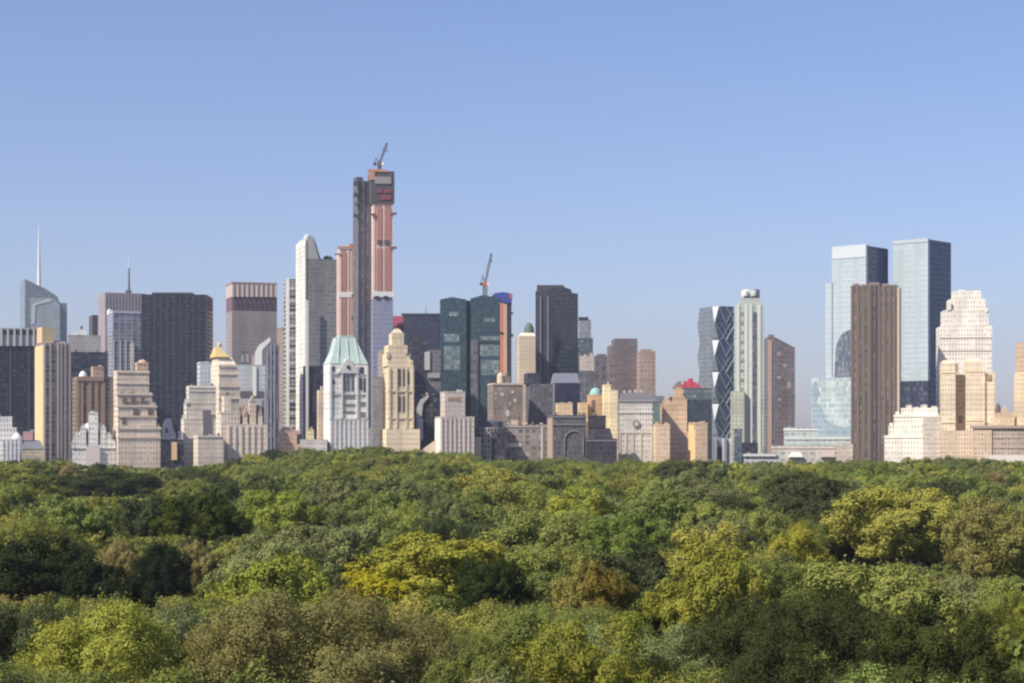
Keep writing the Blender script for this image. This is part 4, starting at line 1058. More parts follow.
B.bands('string_course', 940, 992, [337, 350], 0.7, 0.4, plain((0.6, 0.55, 0.47, 1)))
B = Bld('apartment_house', 'pair of cream shafts joined at a tan base before the white setback tower', 'apartment house', 942, 994.5, 1200, 3.5, 26)
B.box('joining_block', 940, 996, 432, None, 0, None, stone(0.55, 0.44, 0.34, bay=3.2, wf=0.36))
B.box('rear_block', 952, 968, 376, None, 9, 24, stone(0.40, 0.30, 0.19))
t1 = B.box('cream_shaft', 942, 955.5, 364, 431.9, 1, 18, CC)
t2 = B.box('cream_shaft', 966.5, 985, 363, 431.9, 1, 18, CC)
B.hip('shaft_crown', 942, 955.5, 944, 953, 360, 363.9, 1, 17, 0.12, CC, t1); B.hip('shaft_crown', 966.5, 985, 968, 980, 358.5, 362.9, 1, 17, 0.12, CC, t2)
B.box('lower_shaft', 985.01, 995, 374, 431.9, 2.5, 18, CC)
B.each('loggia', [(955.6, 958, 364, 373), (974, 982, 363, 366), (987, 991, 375, 380)], plain((0.36, 0.25, 0.15, 1)), 0.4, 2)
B.bands('string_course', 966.5, 985, [371, 420], 0.7, 0.4, plain((0.72, 0.6, 0.4, 1)), 1)
B.bands('string_course', 942, 955.5, [372, 422], 0.7, 0.4, plain((0.72, 0.6, 0.4, 1)), 1)
B.each('recess_window', [(958.5, 962.5, 416, 423)], plain((0.2, 0.14, 0.1, 1)), 0.3, 8.9)
B = Bld('stepped_building', 'bright white terraced apartment house beside the twin cream shafts', 'apartment house', 884.5, 940, 1150, 0, 26)
WB = stone(0.66, 0.62, 0.53, bay=3, floor=3.4, wf=0.34, hf=0.42)
B.box('base_block', 884.5, 940, 437, None, 0, None, WB)
B.box('lower_tier', 888.5, 940, 427, 436.9, 1.5, 24, WB)
B.box('middle_tier', 894, 939, 416, 426.9, 3, 22, WB)
B.box('upper_tier', 901, 938, 409.5, 415.9, 4.5, 20, WB)
B.each('roof_pavilion', [(906, 912, 405, 409.5), (914, 919, 407, 409.5), (921, 927, 404.5, 409.5), (931, 937, 406, 409.5), (895.5, 899.5, 411.5, 416), (889.5, 893, 423, 427)], WB, -1, 4)
B.bands('parapet', 884.5, 940, [437], 0.7, 0.4, plain((0.8, 0.76, 0.66, 1)))
B.bands('parapet', 894, 939, [416], 0.7, 0.4, plain((0.8, 0.76, 0.66, 1)), 3)
B.box('tan_wing', 922.5, 940, 418, None, -1.5, -0.01, stone(0.5, 0.43, 0.35))  # front wing in a darker stone colour than the tiers
B = Bld('low_building', 'long brown tan building with overhanging cornice by the cream shafts', 'building', 973, 1046, 1140, 0, 26)
B.box('block_body', 973, 1046, 428, None, 0, None, stone(0.34, 0.27, 0.22, bay=3, wf=0.5, hf=0.55))
B.box('cornice', 970, 1046, 425.5, 428.3, -1.6, 24, plain((0.36, 0.28, 0.22, 1)))
B.box('pale_base', 985, 1046, 455, None, -1.2, -0.01, plain((0.62, 0.57, 0.52, 1)))
B.bands('string_course', 973, 1046, [437, 447], 0.7, 0.4, plain((0.42, 0.34, 0.27, 1)))
B.box('end_pavilion', 974, 992, 430, None, -1.0, -0.01, stone(0.48, 0.37, 0.27, bay=3))
B = Bld('low_building', 'small cream roof house with a dark tank above the brown cornice', 'building', 995, 1014, 1174, 3, 14)
B.box('block_body', 997, 1014, 414, None, 0, None, stone(0.58, 0.45, 0.30, wf=0.3))
B.box('upper_step', 1001, 1008, 408, 413.9, 2, 10, plain((0.55, 0.43, 0.28, 1)))
B.dome('dark_tank', 998, 6, 403, 413.5, 4, plain((0.12, 0.10, 0.1, 1)))
B = Bld('apartment_tower', 'orange cream tower cut by the picture edge beyond the brown cornice', 'skyscraper', 1017, 1050, 1172, 3, 22)
B.box('tower_body', 1017, 1050, 372, None, 0, None, stone(0.64, 0.51, 0.33, wf=0.35))
B.box('brick_crown', 1018, 1050, 342, 371.9, 1, 20, stone(0.5, 0.36, 0.25, wf=0.4))

# ---- cranes
def lattice(mb, a, b, w, n, r=0.16):
    a, b = np.array(a, float), np.array(b, float)
    ax = (b - a) / np.linalg.norm(b - a)
    t = np.cross(ax, (0, 1.0, 0)); t /= np.linalg.norm(t)
    q = np.cross(ax, t)
    cs = [(-1, -1), (1, -1), (1, 1), (-1, 1)]
    pt = lambda i, k: tuple(a + (b - a) * i / n + (t * cs[k][0] + q * cs[k][1]) * w / 2)
    for k in range(4):
        mb.tube(pt(0, k), pt(n, k), r * 1.5, r * 1.5, 4)
        for i in range(n):
            mb.tube(pt(i, k), pt(i + 1, (k + 1) % 4), r, r, 4)


def crane(label, px, d, yb, ymast, jx, jy, cx2, cy2, cabcol, mastw=2.4):
    x = world_x(px, d)
    z0, z1 = world_z(yb, d), world_z(ymast, d)
    r = empty('tower_crane', (x, d, z0)); tag(r, label, 'crane')
    mast = MB(); lattice(mast, (0, 0, 0), (0, 0, z1 - z0), mastw, 8, 0.24); mast.build('mast', [STEEL], r)
    cab = MB(); cab.box(-1.8, 1.8, -1.8, 1.8, z1 - z0, z1 - z0 + 3.4, 0, 0, True); cab.build('slew_platform', [plain(cabcol, 0.5)], r)
    oc = MB(); oc.box(1.9, 3.6, -2.2, 0.2, z1 - z0 + 0.4, z1 - z0 + 2.8, 0, 0, True); oc.build('operator_cab', [PALEST], r)
    hx, hz = world_x(jx, d) - x, world_z(jy, d) - z0
    j = MB(); lattice(j, (0.3, 0, z1 - z0 + 3), (hx, 0, hz), 1.3, 14, 0.2); j.build('luffing_jib', [STEEL], r)
    tx, tz = world_x(cx2, d) - x, world_z(cy2, d) - z0
    c = MB(); c.tube((0, 0, z1 - z0 + 3), (tx, 0, tz), 0.5); c.tube((tx, 0, tz), (tx - 1.2, 0, z1 - z0 + 2.6), 0.4)
    c.build('back_mast', [STEEL], r)
    w = MB(); w.box(tx - 2.2, tx + 0.4, -1.4, 1.4, z1 - z0 + 0.6, z1 - z0 + 2.6, 0, 0, True); w.build('counterweight', [DARK], r)
    s = MB(); s.tube((tx, 0, tz), (hx * 0.97, 0, hz * 0.97 + (z1 - z0) * 0.03), 0.12, 0.12, 4); s.build('stay_cable', [STEEL], r)
    h = MB(); h.tube((hx, 0, hz - 0.5), (hx, 0, hz - 6), 0.12, 0.12, 4); h.box(hx - .5, hx + .5, -.4, .4, hz - 7.2, hz - 6, 0, 0, True); h.build('hook_block', [DARK], r)


crane('luffing crane with raised lattice jib on the tallest pink tower', 379.5, 1490, 171, 166, 387, 143, 376, 158, (0.10, 0.1, 0.12, 1))
crane('luffing crane with red cab and upright jib above the teal tower', 485, 1515, 297, 286, 491.5, 253.5, 482.5, 276, (0.5, 0.12, 0.1, 1), 3.2)


# ---- rooftop clutter and parapets on the masonry buildings
cr_ = random.Random(21)
CL = [plain((0.42, 0.36, 0.29, 1)), plain((0.3, 0.29, 0.28, 1)), plain((0.5, 0.46, 0.4, 1)), plain((0.16, 0.13, 0.11, 1)), PALEST]
for b in ALLB:
    if b.cat not in ('apartment house', 'building', 'office block') or not b.tops:
        continue
    for (x0, x1, yt, v0, v1, mat) in b.tops:
        if x1 - x0 < 8 or v1 - v0 < 8 or mat is None or yt > 458:
            continue
        u0, u1 = b.U(x0, v0), b.U(x1, v0)
        z = b.Z(yt, (u0 + u1) / 2, v0)
        m = MB()
        for q in ((u0 - .12, u1 + .12, v0 - .12, v0 + .3), (u0 - .12, u0 + .3, v0 + .302, v1 - .3), (u1 - .3, u1 + .12, v0 + .302, v1 - .3)):
            m.box(*q, z + 0.003, z + 1.0, 0, 0, True)
        m.build('parapet', [mat, ROOF], b.root)
    x0, x1, yt, v0, v1, mat = min(b.tops, key=lambda t: t[2])
    n = max(1, min(5, int((x1 - x0) / 7)))
    for i in range(n):
        px = x0 + (x1 - x0) * (i + cr_.uniform(0.25, 0.75)) / n
        w_, h_ = cr_.uniform(1.6, 4.5), cr_.uniform(1.5, 4.2)
        v = v0 + cr_.uniform(0.25, 0.6) * (v1 - v0)
        k = cr_.random()
        if k < 0.25 and w_ < x1 - x0:
            t_ = b.tank('water_tank', px, min(w_, 3.0), yt - 4.5, yt - 1.2, v, CL[3], 0.35, n=8)
            u = b.U(px, v)
            m = MB()
            zz = b.Z(yt, u, v)
            for a_ in (-.7, .7):
                for c_ in (-.7, .7):
                    m.box(u + a_ - .12, u + a_ + .12, v + c_ - .12, v + c_ + .12, zz - 0.5, zz + 1.6, 0, 0)
            m.build('tank_stand', [STEEL], t_)
        elif k < 0.75:
            b.box('roof_bulkhead', px - w_ / 2, px + w_ / 2, yt - h_, yt + 0.2, v, min(v + 4.5, v1 - .5), cr_.choice(CL[:3]), parent=b.root)
        else:
            b.mast('vent_pipe', px, yt - h_, yt + 0.2, 0.35, 0.3, v, cr_.choice(CL))
# ================================================================= GROUND, PARK TREES
def hump(x, y):
    """the park's rocky rise in the east, seen as a swell in the canopy"""
    a = math.exp(-(((x + 95) / 75.0) ** 2) - (((y - 960) / 170.0) ** 2)) * 9.0
    a += 0.8 * math.sin(x * 0.021 + 1.3) * math.cos(y * 0.017)
    return a * max(0.0, min(1.0, (1120 - y) / 60.0)) * max(0.0, min(1.0, (y - 60) / 60.0))


gm, nt, out = new_mat('ground_cover')
b = nd(nt, 'ShaderNodeBsdfPrincipled', Roughness=0.95)
tc = nt.nodes.new('ShaderNodeTexCoord')
n1 = nd(nt, 'ShaderNodeTexNoise', Scale=0.02, Detail=8.0)
nt.links.new(tc.outputs['Object'], n1.inputs['Vector'])
nt.links.new(mixc(nt, n1.outputs['Fac'], (0.035, 0.05, 0.015, 1), (0.075, 0.07, 0.035, 1)), b.inputs['Base Color'])
nt.links.new(b.outputs[0], out.inputs[0])
asph = plain((0.06, 0.06, 0.062, 1), 0.9)

xs = sorted(set([-8000, -4000, -2000, -1200, -800, 800, 1200, 2000, 4000, 8000] + list(range(-600, 601, 20))))
yy = sorted(set([-1500, -600, -200, 0, 9000, 6000, 4000, 2500, 1800, 1400] + list(range(20, 1161, 20))))
V = [(x, y, hump(x, y) if abs(x) < 590 and 20 < y < 1150 else 0.0) for y in yy for x in xs]
W = len(xs)
FC = [(j * W + i, j * W + i + 1, (j + 1) * W + i + 1, (j + 1) * W + i) for j in range(len(yy) - 1) for i in range(W - 1)]
me = bpy.data.meshes.new('ground'); me.from_pydata(V, [], FC); me.materials.append(gm)
me.polygons.foreach_set('use_smooth', [True] * len(FC))
g = bpy.data.objects.new('ground', me); COL.objects.link(g); g['kind'] = 'structure'
for nm, y0, y1, z in (('road', 1104, 1124, 0.004), ('pavement', 1124.01, 1132, 0.14), ('pavement', 1097, 1103.99, 0.14)):
    m = MB(); m.box(-1400, 1400, y0, y1, -0.05, z, 0, 0); o = m.build(nm, [asph if nm == 'road' else plain((0.3, 0.29, 0.28, 1))]); o['kind'] = 'structure'

rng = np.random.default_rng(11)
LK = 2.28


def unit(v):
    return v / np.maximum(1e-6, np.linalg.norm(v, axis=-1, keepdims=True))


def crown_cloud(seed, n, nl=11, R=7.0, zc=12.5, H=7.0, flat=1.0, lobe=(0.36, 0.5), spread=0.62, up=1.0, core=0.2):
    """points, normals and tints of leaf sprays on clumps of clumps"""
    r = np.random.default_rng(seed)
    k = np.arange(nl)
    az = k * 2.39996 + r.uniform(-.5, .5, nl)
    el = np.arcsin(np.clip(np.linspace(-0.62, 0.95, nl) + r.uniform(-.14, .14, nl), -1, 1))
    d = np.stack([np.cos(el) * np.cos(az), np.cos(el) * np.sin(az), np.sin(el)], 1)
    rad = r.uniform(0.8, 1.14, (nl, 1))
    lc = d * rad * spread * np.array([R, R, H]) + np.array([0, 0, zc])
    lr = r.uniform(lobe[0], lobe[1], nl) * R
    # sub clumps
    ns = 16
    sd = unit(r.normal(size=(nl, ns, 3)) + np.array([0, 0, 0.35]))
    sc = lc[:, None, :] + sd * (lr[:, None, None] * 0.78) * np.array([1, 1, 0.85 * flat])
    sr = lr[:, None] * r.uniform(0.26, 0.44, (nl, ns))
    sc, sr = sc.reshape(-1, 3), sr.reshape(-1)
    lt = np.repeat(r.uniform(0.9, 1.1, nl), ns)
    st = lt * r.uniform(0.92, 1.08, len(sr))
    # discard clumps buried in other lobes
    dist = np.linalg.norm(sc[:, None, :] - lc[None], axis=2) / lr[None]
    keep = (dist < 0.62).sum(1) == 0
    sc, sr, st = sc[keep], sr[keep], st[keep]
    p = sr ** 2 / (sr ** 2).sum()
    n1 = int(n * (1 - core))
    w = r.choice(len(sr), n1, p=p)
    ld = unit(r.normal(size=(n1, 3)) + np.array([0, 0, 0.25 * up]))
    pts = sc[w] + ld * (sr[w] * r.uniform(0.66, 1.2, n1))[:, None]
    out_ = unit(pts - np.array([0, 0, zc - 0.25 * H]))
    nrm = unit(ld * 0.8 + out_ * 0.45 + r.normal(size=(n1, 3)) * 0.26)
    tint = st[w] * r.uniform(0.92, 1.08, n1)
    # sparse inner leaves that close the crown
    n2 = n - n1
    q = unit(r.normal(size=(n2, 3))) * (r.uniform(0.2, 1, (n2, 1)) ** 0.5) * np.array([R, R, H]) * 0.72 + np.array([0, 0, zc])
    pts = np.concatenate([pts, q]); nrm = np.concatenate([nrm, unit(r.normal(size=(n2, 3)) + [0, 0, .6])])
    tint = np.concatenate([tint, r.uniform(.8, 1.1, n2)])
    # twigs that break the outline
    nt_ = n // 160
    pick_ = r.choice(n1, nt_)
    base, dr = pts[pick_], unit(out_[pick_] * 0.8 + r.normal(size=(nt_, 3)) * 0.5 + [0, 0, 0.25])
    per = 12
    s_ = r.uniform(0, 1.15, (nt_, per, 1)) ** 0.8
    tp = base[:, None, :] + dr[:, None, :] * s_ * r.uniform(0.5, 1.2, (nt_, 1, 1)) + r.normal(size=(nt_, per, 3)) * 0.13
    pts = np.concatenate([pts, tp.reshape(-1, 3)]); nrm = np.concatenate([nrm, unit(np.repeat(dr, per, 0) * .4 + r.normal(size=(nt_ * per, 3)) * .6)])
    tint = np.concatenate([tint, r.uniform(.9, 1.15, nt_ * per)])
    return pts.astype('f'), nrm.astype('f'), tint.astype('f')


def leaf_quads(p, n, size, r, long=1.5):
    t = unit(np.cross(n, unit(r.normal(size=n.shape))))
    s = np.cross(n, t)
    L = (size * r.uniform(0.6, 1.3, (len(p), 1)))
    a = t * L * 0.5 * long ** 0.5
    b_ = s * L * 0.5 / long ** 0.5
    fold = n * L * 0.14
    return np.stack([p - a, p + b_ + fold, p + a, p - b_ + fold], 1).reshape(-1, 3).astype('f')


def quads_mesh(name, verts, attrs, mat):
    nq = len(verts) // 4
    me = bpy.data.meshes.new(name)
    me.vertices.add(nq * 4); me.vertices.foreach_set('co', verts.ravel())
    me.loops.add(nq * 4); me.loops.foreach_set('vertex_index', np.arange(nq * 4, dtype='i'))
    me.polygons.add(nq)
    me.polygons.foreach_set('loop_start', np.arange(0, nq * 4, 4, dtype='i'))
    for an, (typ, data) in attrs.items():
        at = me.attributes.new(an, typ, 'FACE')
        at.data.foreach_set('color' if typ == 'FLOAT_COLOR' else 'value', data.ravel())
    me.materials.append(mat)
    me.update(calc_edges=True)
    return me


def leaf_material(name, far=False, patch=None):
    m, nt, out = new_mat(name)
    if far:
        base = nd(nt, 'ShaderNodeAttribute', _attribute_name='leaf_colour').outputs['Color']
    else:
        base = nt.nodes.new('ShaderNodeObjectInfo').outputs['Color']
        if patch:
            tc = nt.nodes.new('ShaderNodeTexCoord')
            sp = nt.nodes.new('ShaderNodeSeparateXYZ'); nt.links.new(tc.outputs['Object'], sp.inputs[0])
            nz = nd(nt, 'ShaderNodeTexNoise', Scale=0.35, Detail=4.0); nt.links.new(tc.outputs['Object'], nz.inputs['Vector'])
            cx, cz, rx, rz, col = patch
            e = mth(nt, 'ADD', mth(nt, 'POWER', mth(nt, 'ABSOLUTE', mth(nt, 'DIVIDE', mth(nt, 'SUBTRACT', sp.outputs[0], cx), rx)), 2.0),
                    mth(nt, 'POWER', mth(nt, 'ABSOLUTE', mth(nt, 'DIVIDE', mth(nt, 'SUBTRACT', sp.outputs[2], cz), rz)), 2.0))
            f = mth(nt, 'SUBTRACT', mth(nt, 'ADD', 0.75, mth(nt, 'MULTIPLY', nz.outputs['Fac'], 1.0)), e)
            mr = nt.nodes.new('ShaderNodeClamp'); nt.links.new(mth(nt, 'MULTIPLY', f, 1.3), mr.inputs[0])
            base = mixc(nt, mr.outputs[0], base, col)
        tc2 = nt.nodes.new('ShaderNodeTexCoord')
        oi = nt.nodes.new('ShaderNodeObjectInfo')
        sh = nd(nt, 'ShaderNodeVectorMath', _operation='ADD')
        nt.links.new(tc2.outputs['Object'], sh.inputs[0]); nt.links.new(oi.outputs['Location'], sh.inputs[1])
        nz2 = nd(nt, 'ShaderNodeTexNoise', Scale=0.28, Detail=3.0); nt.links.new(sh.outputs[0], nz2.inputs['Vector'])
        base = mixc(nt, nz2.outputs['Fac'], mixc(nt, 1.0, base, (0.72, 0.86, 0.85, 1), 'MULTIPLY'), mixc(nt, 1.0, base, (1.3, 1.14, 1.05, 1), 'MULTIPLY'))
        tn = nd(nt, 'ShaderNodeAttribute', _attribute_name='leaf_tint').outputs['Fac']
        cc = nt.nodes.new('ShaderNodeCombineColor')
        for i in range(3):
            nt.links.new(tn if i < 2 else mth(nt, 'POWER', tn, 0.7), cc.inputs[i])
        base = mixc(nt, 1.0, base, cc.outputs[0], 'MULTIPLY')
    df = nd(nt, 'ShaderNodeBsdfDiffuse')
    tr = nd(nt, 'ShaderNodeBsdfTranslucent')
    nt.links.new(base, df.inputs[0])
    nt.links.new(mixc(nt, 1.0, base, (1.15, 1.1, 0.6, 1), 'MULTIPLY'), tr.inputs[0])
    mx = nt.nodes.new('ShaderNodeMixShader'); mx.inputs[0].default_value = 0.16
    nt.links.new(df.outputs[0], mx.inputs[1]); nt.links.new(tr.outputs[0], mx.inputs[2])
    nt.links.new(mx.outputs[0], out.inputs[0])
    return m


LEAF = leaf_material('foliage')
BARK = plain((0.085, 0.065, 0.05, 1), 0.95, 0, 0.3, 1.5, 'bark')

# kinds: (clouds args, leaf size, leaf elongation)
KINDS = {
    'broad': dict(nl=26, lobe=(0.2, 0.33), spread=0.76, H=6.6, leaf=0.24, n=42000, long=1.5),
    'oak': dict(nl=34, lobe=(0.17, 0.27), spread=0.8, H=6.2, leaf=0.23, n=44000, long=1.4),
    'loose': dict(nl=26, lobe=(0.18, 0.32), spread=0.8, H=7.2, leaf=0.25, n=34000, long=1.7),
    'fine': dict(nl=24, lobe=(0.24, 0.34), spread=0.72, H=6.0, leaf=0.17, n=56000, long=2.0),
    'dense': dict(nl=9, lobe=(0.42, 0.52), spread=0.5, H=7.6, leaf=0.22, n=38000, long=1.4),
}
ZC, NR, NH = 12.6, 7.0, 20.0
_proto = {}


def trunk_mesh(seed):
    r = random.Random(seed)
    m = MB()
    pts = [(0, 0, -1.0), (r.uniform(-.2, .2), r.uniform(-.2, .2), 3.5), (r.uniform(-.5, .5), r.uniform(-.5, .5), 8.0), (r.uniform(-.8, .8), r.uniform(-.8, .8), 14.0)]
    rad = [0.55, 0.42, 0.3, 0.1]
    for i in range(3):
        m.tube(pts[i], pts[i + 1], rad[i], rad[i + 1], 8)
    for k in range(7):
        a = k * 2.4 + r.uniform(-.4, .4)
        z = 5.0 + k * 0.9
        bx, by = pts[1][0] * .6, pts[1][1] * .6
        L = r.uniform(3.2, 5.0)
        mid = (bx + math.cos(a) * L * .5, by + math.sin(a) * L * .5, z + 1.6)
        end = (bx + math.cos(a) * L, by + math.sin(a) * L, z + 3.4)
        m.tube((bx, by, z), mid, 0.2, 0.13, 6); m.tube(mid, end, 0.13, 0.04, 6)
        m.tube(mid, (mid[0] + math.cos(a + .9) * 1.8, mid[1] + math.sin(a + .9) * 1.8, mid[2] + 1.6), 0.09, 0.03, 5)
    o = m.build('trunk', [BARK], None)
    COL.objects.unlink(o)
    me = o.data; bpy.data.objects.remove(o)
    return me


def proto(kind, var, mat=None, key='', near=False):
    k = (kind, var, key, near)
    if k not in _proto:
        a = KINDS[kind]
        p, n, t = crown_cloud(hash_seed(kind, var), int(a['n'] * (2.1 if near else 1)), a['nl'], NR, ZC, a['H'], 1.0, a['lobe'], a['spread'])
        q = leaf_quads(p, n, a['leaf'] * (0.64 if near else 1), np.random.default_rng(var + 5), a['long'])
        top = float(np.quantile(p[:, 2], 0.998))
        rad = float(np.quantile(np.hypot(p[:, 0], p[:, 1]), 0.97))
        _proto[k] = (quads_mesh('crown', q, {'leaf_tint': ('FLOAT', t)}, mat or LEAF), trunk_mesh(var * 7 + len(kind)), top, rad)
    return _proto[k]


def hash_seed(kind, var):
    return sum(ord(c) * (i + 3) for i, c in enumerate(kind)) + 101 * var


# ---- where the trees stand: (px, top row, crown width px, height, colour, kind, label, bottom row kept clear)
GREEN = {
    'mid green': (0.077, 0.094, 0.028), 'dark green': (0.034, 0.043, 0.019), 'olive green': (0.100, 0.107, 0.030),
    'light green': (0.107, 0.122, 0.034), 'yellow green': (0.142, 0.142, 0.034), 'brownish olive': (0.115, 0.10, 0.045),
    'grey green': (0.085, 0.096, 0.042),
}
SIG = [
    (432, 533, 172, 20.5, (0.135, 0.135, 0.024), 'oak', 'wide olive tree with a bright yellow patch of turning leaves, mid canopy', 600),
    (893, 488, 138, 24.5, (0.15, 0.148, 0.034), 'broad', 'very large yellow green tree rising high below the mirror towers', 568),
    (161, 543, 64, 18.0, (0.020, 0.032, 0.016), 'dense', 'nearly black green egg-shaped tree standing alone among paler crowns', 602),
    (202, 493, 98, 23.0, (0.055, 0.075, 0.016), 'oak', 'dark knobbly tree with sunlit tufts behind the nearly black tree', 540),
    (325, 590, 265, 22.0, (0.090, 0.085, 0.034), 'fine', 'huge brownish feathery tree at the bottom of the view', 672),
    (590, 560, 92, 21.0, (0.115, 0.105, 0.03), 'broad', 'rusty orange tinged tree in the middle of the canopy', 610),
    (92, 604, 190, 21.0, (0.14, 0.15, 0.03), 'loose', 'bright yellow green tree filling the lower corner below the dark trees', 668),
    (590, 614, 200, 21.5, (0.10, 0.105, 0.02), 'loose', 'bright grass green tree at the bottom below the rusty tree', 680),
    (800, 592, 215, 21.0, (0.055, 0.065, 0.024), 'fine', 'broad dark olive tree along the bottom edge, darkest of its corner', 675),
    (935, 606, 170, 20.5, (0.060, 0.072, 0.022), 'oak', 'dark olive rounded tree at the bottom beside the broad dark olive one', 675),
    (793, 523, 76, 21.0, (0.13, 0.125, 0.02), 'broad', 'mustard green dome-shaped tree beside the very large yellow green tree', 556),
    (36, 536, 135, 20.0, (0.030, 0.044, 0.018), 'broad', 'deep dark green tree at the frame edge above the bright corner tree', 600),
    (98, 562, 118, 19.5, (0.026, 0.040, 0.018), 'oak', 'deep dark green tree between the frame-edge dark tree and the black egg-shaped one', 606),
    (118, 541, 46, 17.0, (0.13, 0.11, 0.048), 'fine', 'small tan olive tree just behind the nearly black egg-shaped tree', 575),
    (198, 541, 52, 17.0, (0.12, 0.105, 0.042), 'broad', 'small brown olive tree tucked beside the nearly black egg-shaped tree', 580),
    (278, 556, 150, 21.0, (0.115, 0.13, 0.024), 'oak', 'broad fresh green tree behind the huge brownish feathery tree', 596),
    (988, 498, 95, 24.0, (0.105, 0.10, 0.034), 'loose', 'tall olive brown tree at the frame edge beside the very large yellow green one', 580),
    (712, 542, 125, 22.0, (0.115, 0.118, 0.022), 'oak', 'tufted yellow olive tree between the rusty tree and the mustard dome', 630),
    (490, 560, 82, 19.0, (0.035, 0.052, 0.016), 'broad', 'dark green tree shading the flank of the yellow-patched tree', 610),
    (620, 512, 96, 22.0, (0.07, 0.095, 0.022), 'oak', 'mid green tree rising behind the rusty orange tree', 552),
    (575, 488, 92, 22.5, (0.15, 0.165, 0.03), 'loose', 'pale lime tree spreading low behind the rusty tree, far up the canopy', 515),
    (110, 470, 125, 22.0, (0.055, 0.075, 0.024), 'broad', 'dark wide tree high in the canopy under the tan setback tower', 500),
    (280, 490, 80, 23.0, (0.115, 0.135, 0.028), 'broad', 'fresh green tree up the canopy beside the dark knobbly one', 530),
    (1004, 590, 70, 20.0, (0.10, 0.11, 0.026), 'loose', 'narrow bright green tree cut by the lower frame edge', 660),
    (215, 625, 90, 18.5, (0.105, 0.098, 0.034), 'oak', 'olive brown tree between the bright corner tree and the feathery brown one', 672),
    (480, 640, 120, 20.0, (0.075, 0.085, 0.024), 'oak', 'dull green tree at the bottom between feathery brown and grass green trees', 680),
]
LAND = [(10, 'the white terraced apartments'), (55, 'the sunlit-flanked slab'), (93, 'the white chateau roofs'), (138, 'the tan setback tower'),
        (178, 'the black slab'), (219, 'the gold pyramid roof'), (252, 'the chateau turrets'), (288, 'the black and white balconies'), (318, 'the grey domed slab'),
        (350, 'the aqua mansard tower'), (400, 'the slim cream lantern tower'), (428, 'the steel navy tower'), (455, 'the sunlit-flanked stepped building'), (490, 'the dark drum'),
        (524, 'the cream tower with water tank'), (560, 'the black stepped-top tower'), (596, 'the turquoise dome'), (635, 'the pale grey ornament block'), (672, 'the orange setback tower'),
        (699, 'the crimson canopy'), (722, 'the faceted zigzag tower'), (750, 'the pale green drum tower'), (781, 'the mauve sloping tower'), (822, 'the glassy low terraces'), (875, 'the brown grooved slab'),
        (912, 'the white terraced block'), (950, 'the cream shafts'), (975, 'the white setback tower'), (1012, 'the orange cream edge tower')]

SKYL = [(-200, 462), (0, 461), (60, 461), (110, 466), (160, 470), (215, 467), (245, 456), (300, 450), (400, 450), (455, 452), (490, 461), (700, 462), (760, 463), (880, 464), (905, 459), (950, 458), (1000, 461), (1300, 461)]


def skyline(px):
    return float(np.interp(px, [a for a, _ in SKYL], [b for _, b in SKYL]))


trees = []       # px, d, x, top z, radius, colour, kind, label, name, material key
for (px, top, w, h, col, kind, lab, bot) in SIG:
    d = (HC - h) * F / (top - HY)
    trees.append(dict(px=px, d=d, x=world_x(px, d), top=h, r=w / 2 * d / F, col=col, kind=kind, lab=lab, bot=bot, ptop=top, w=w))
nsig = len(trees)
for t in trees:
    if max(t['col']) < 0.08:
        t['col'] = tuple(v * 0.46 for v in t['col'])
R_ = random.Random(5)


def patch_noise(x, y):
    return 0.5 * math.sin(x * 0.031 + 0.7) * math.cos(y * 0.027 + 1.1) + 0.5 * math.sin(x * 0.013 - y * 0.021)


NAMES = list(GREEN)


def pick(x, y, d):
    w = {'mid green': 4.2, 'dark green': 2.2, 'olive green': 2.6, 'light green': 2.0, 'yellow green': 0.8, 'brownish olive': 0.4, 'grey green': 1.5}
    p = patch_noise(x, y)
    if p > 0.15:
        w['light green'] *= 2; w['yellow green'] *= 2; w['dark green'] *= 0.4
    if p < -0.15:
        w['dark green'] *= 2; w['mid green'] *= 1.5; w['yellow green'] *= 0.4
    n = R_.choices(NAMES, [w[k] for k in NAMES])[0]
    c = GREEN[n]
    j = R_.uniform(0.88, 1.12)
    return n, tuple(v * j * R_.uniform(0.95, 1.05) for v in c)


def tries():
    d = 82.0
    while d < 1088:
        sp = 11.5 if d < 380 else 15.0
        hw = 0.335 * d + 70
        x = -hw + R_.uniform(0, sp)
        while x < hw:
            yield x + R_.uniform(-3.4, 3.4), d + R_.uniform(-3.6, 3.6)
            x += sp
        d += sp * 0.86


for (x, d) in tries():
    px = CX + F * x / d
    r = R_.uniform(5.6, 9.2) if d < 380 else R_.uniform(7.0, 12.0)
    if R_.random() < 0.16:
        r *= 1.25
    if any((x - t['x']) ** 2 + (d - t['d']) ** 2 < ((0.78 * t['r'] + 0.62 * r)) ** 2 for t in trees[:nsig]):
        continue
    gz = hump(x, d)
    top = gz + R_.uniform(13.5, 23.5) + (r - 6) * 0.5
    wpx = r * F / d
    lim = max(skyline(px + k * wpx) for k in (-.5, 0, .5)) + R_.uniform(-4.5, 1.0)
    for t in trees[:nsig]:
        if t['d'] > d and abs(px - t['px']) < t['w'] * 0.42 + wpx * 0.75:
            lim = max(lim, t['bot'] - 4)
    top = min(top, HC - (lim - HY) * d / F)
    if top - gz < 8.0:
        continue
    n, col = pick(x, d, d)
    while d < 150 and n in ('yellow green', 'light green', 'brownish olive'):
        n, col = pick(x, d, d)
    kind = R_.choices(['broad', 'oak', 'loose', 'fine', 'dense'], [4, 4, 2.2, 1.6, 0.7])[0]
    trees.append(dict(px=px, d=d, x=x, top=top, r=min(r, (top - gz) * (0.42 if d < 380 else 0.55)), col=col, kind=kind, lab=None, cname=n, w=2 * wpx, ptop=HY + (HC - top) * F / d))

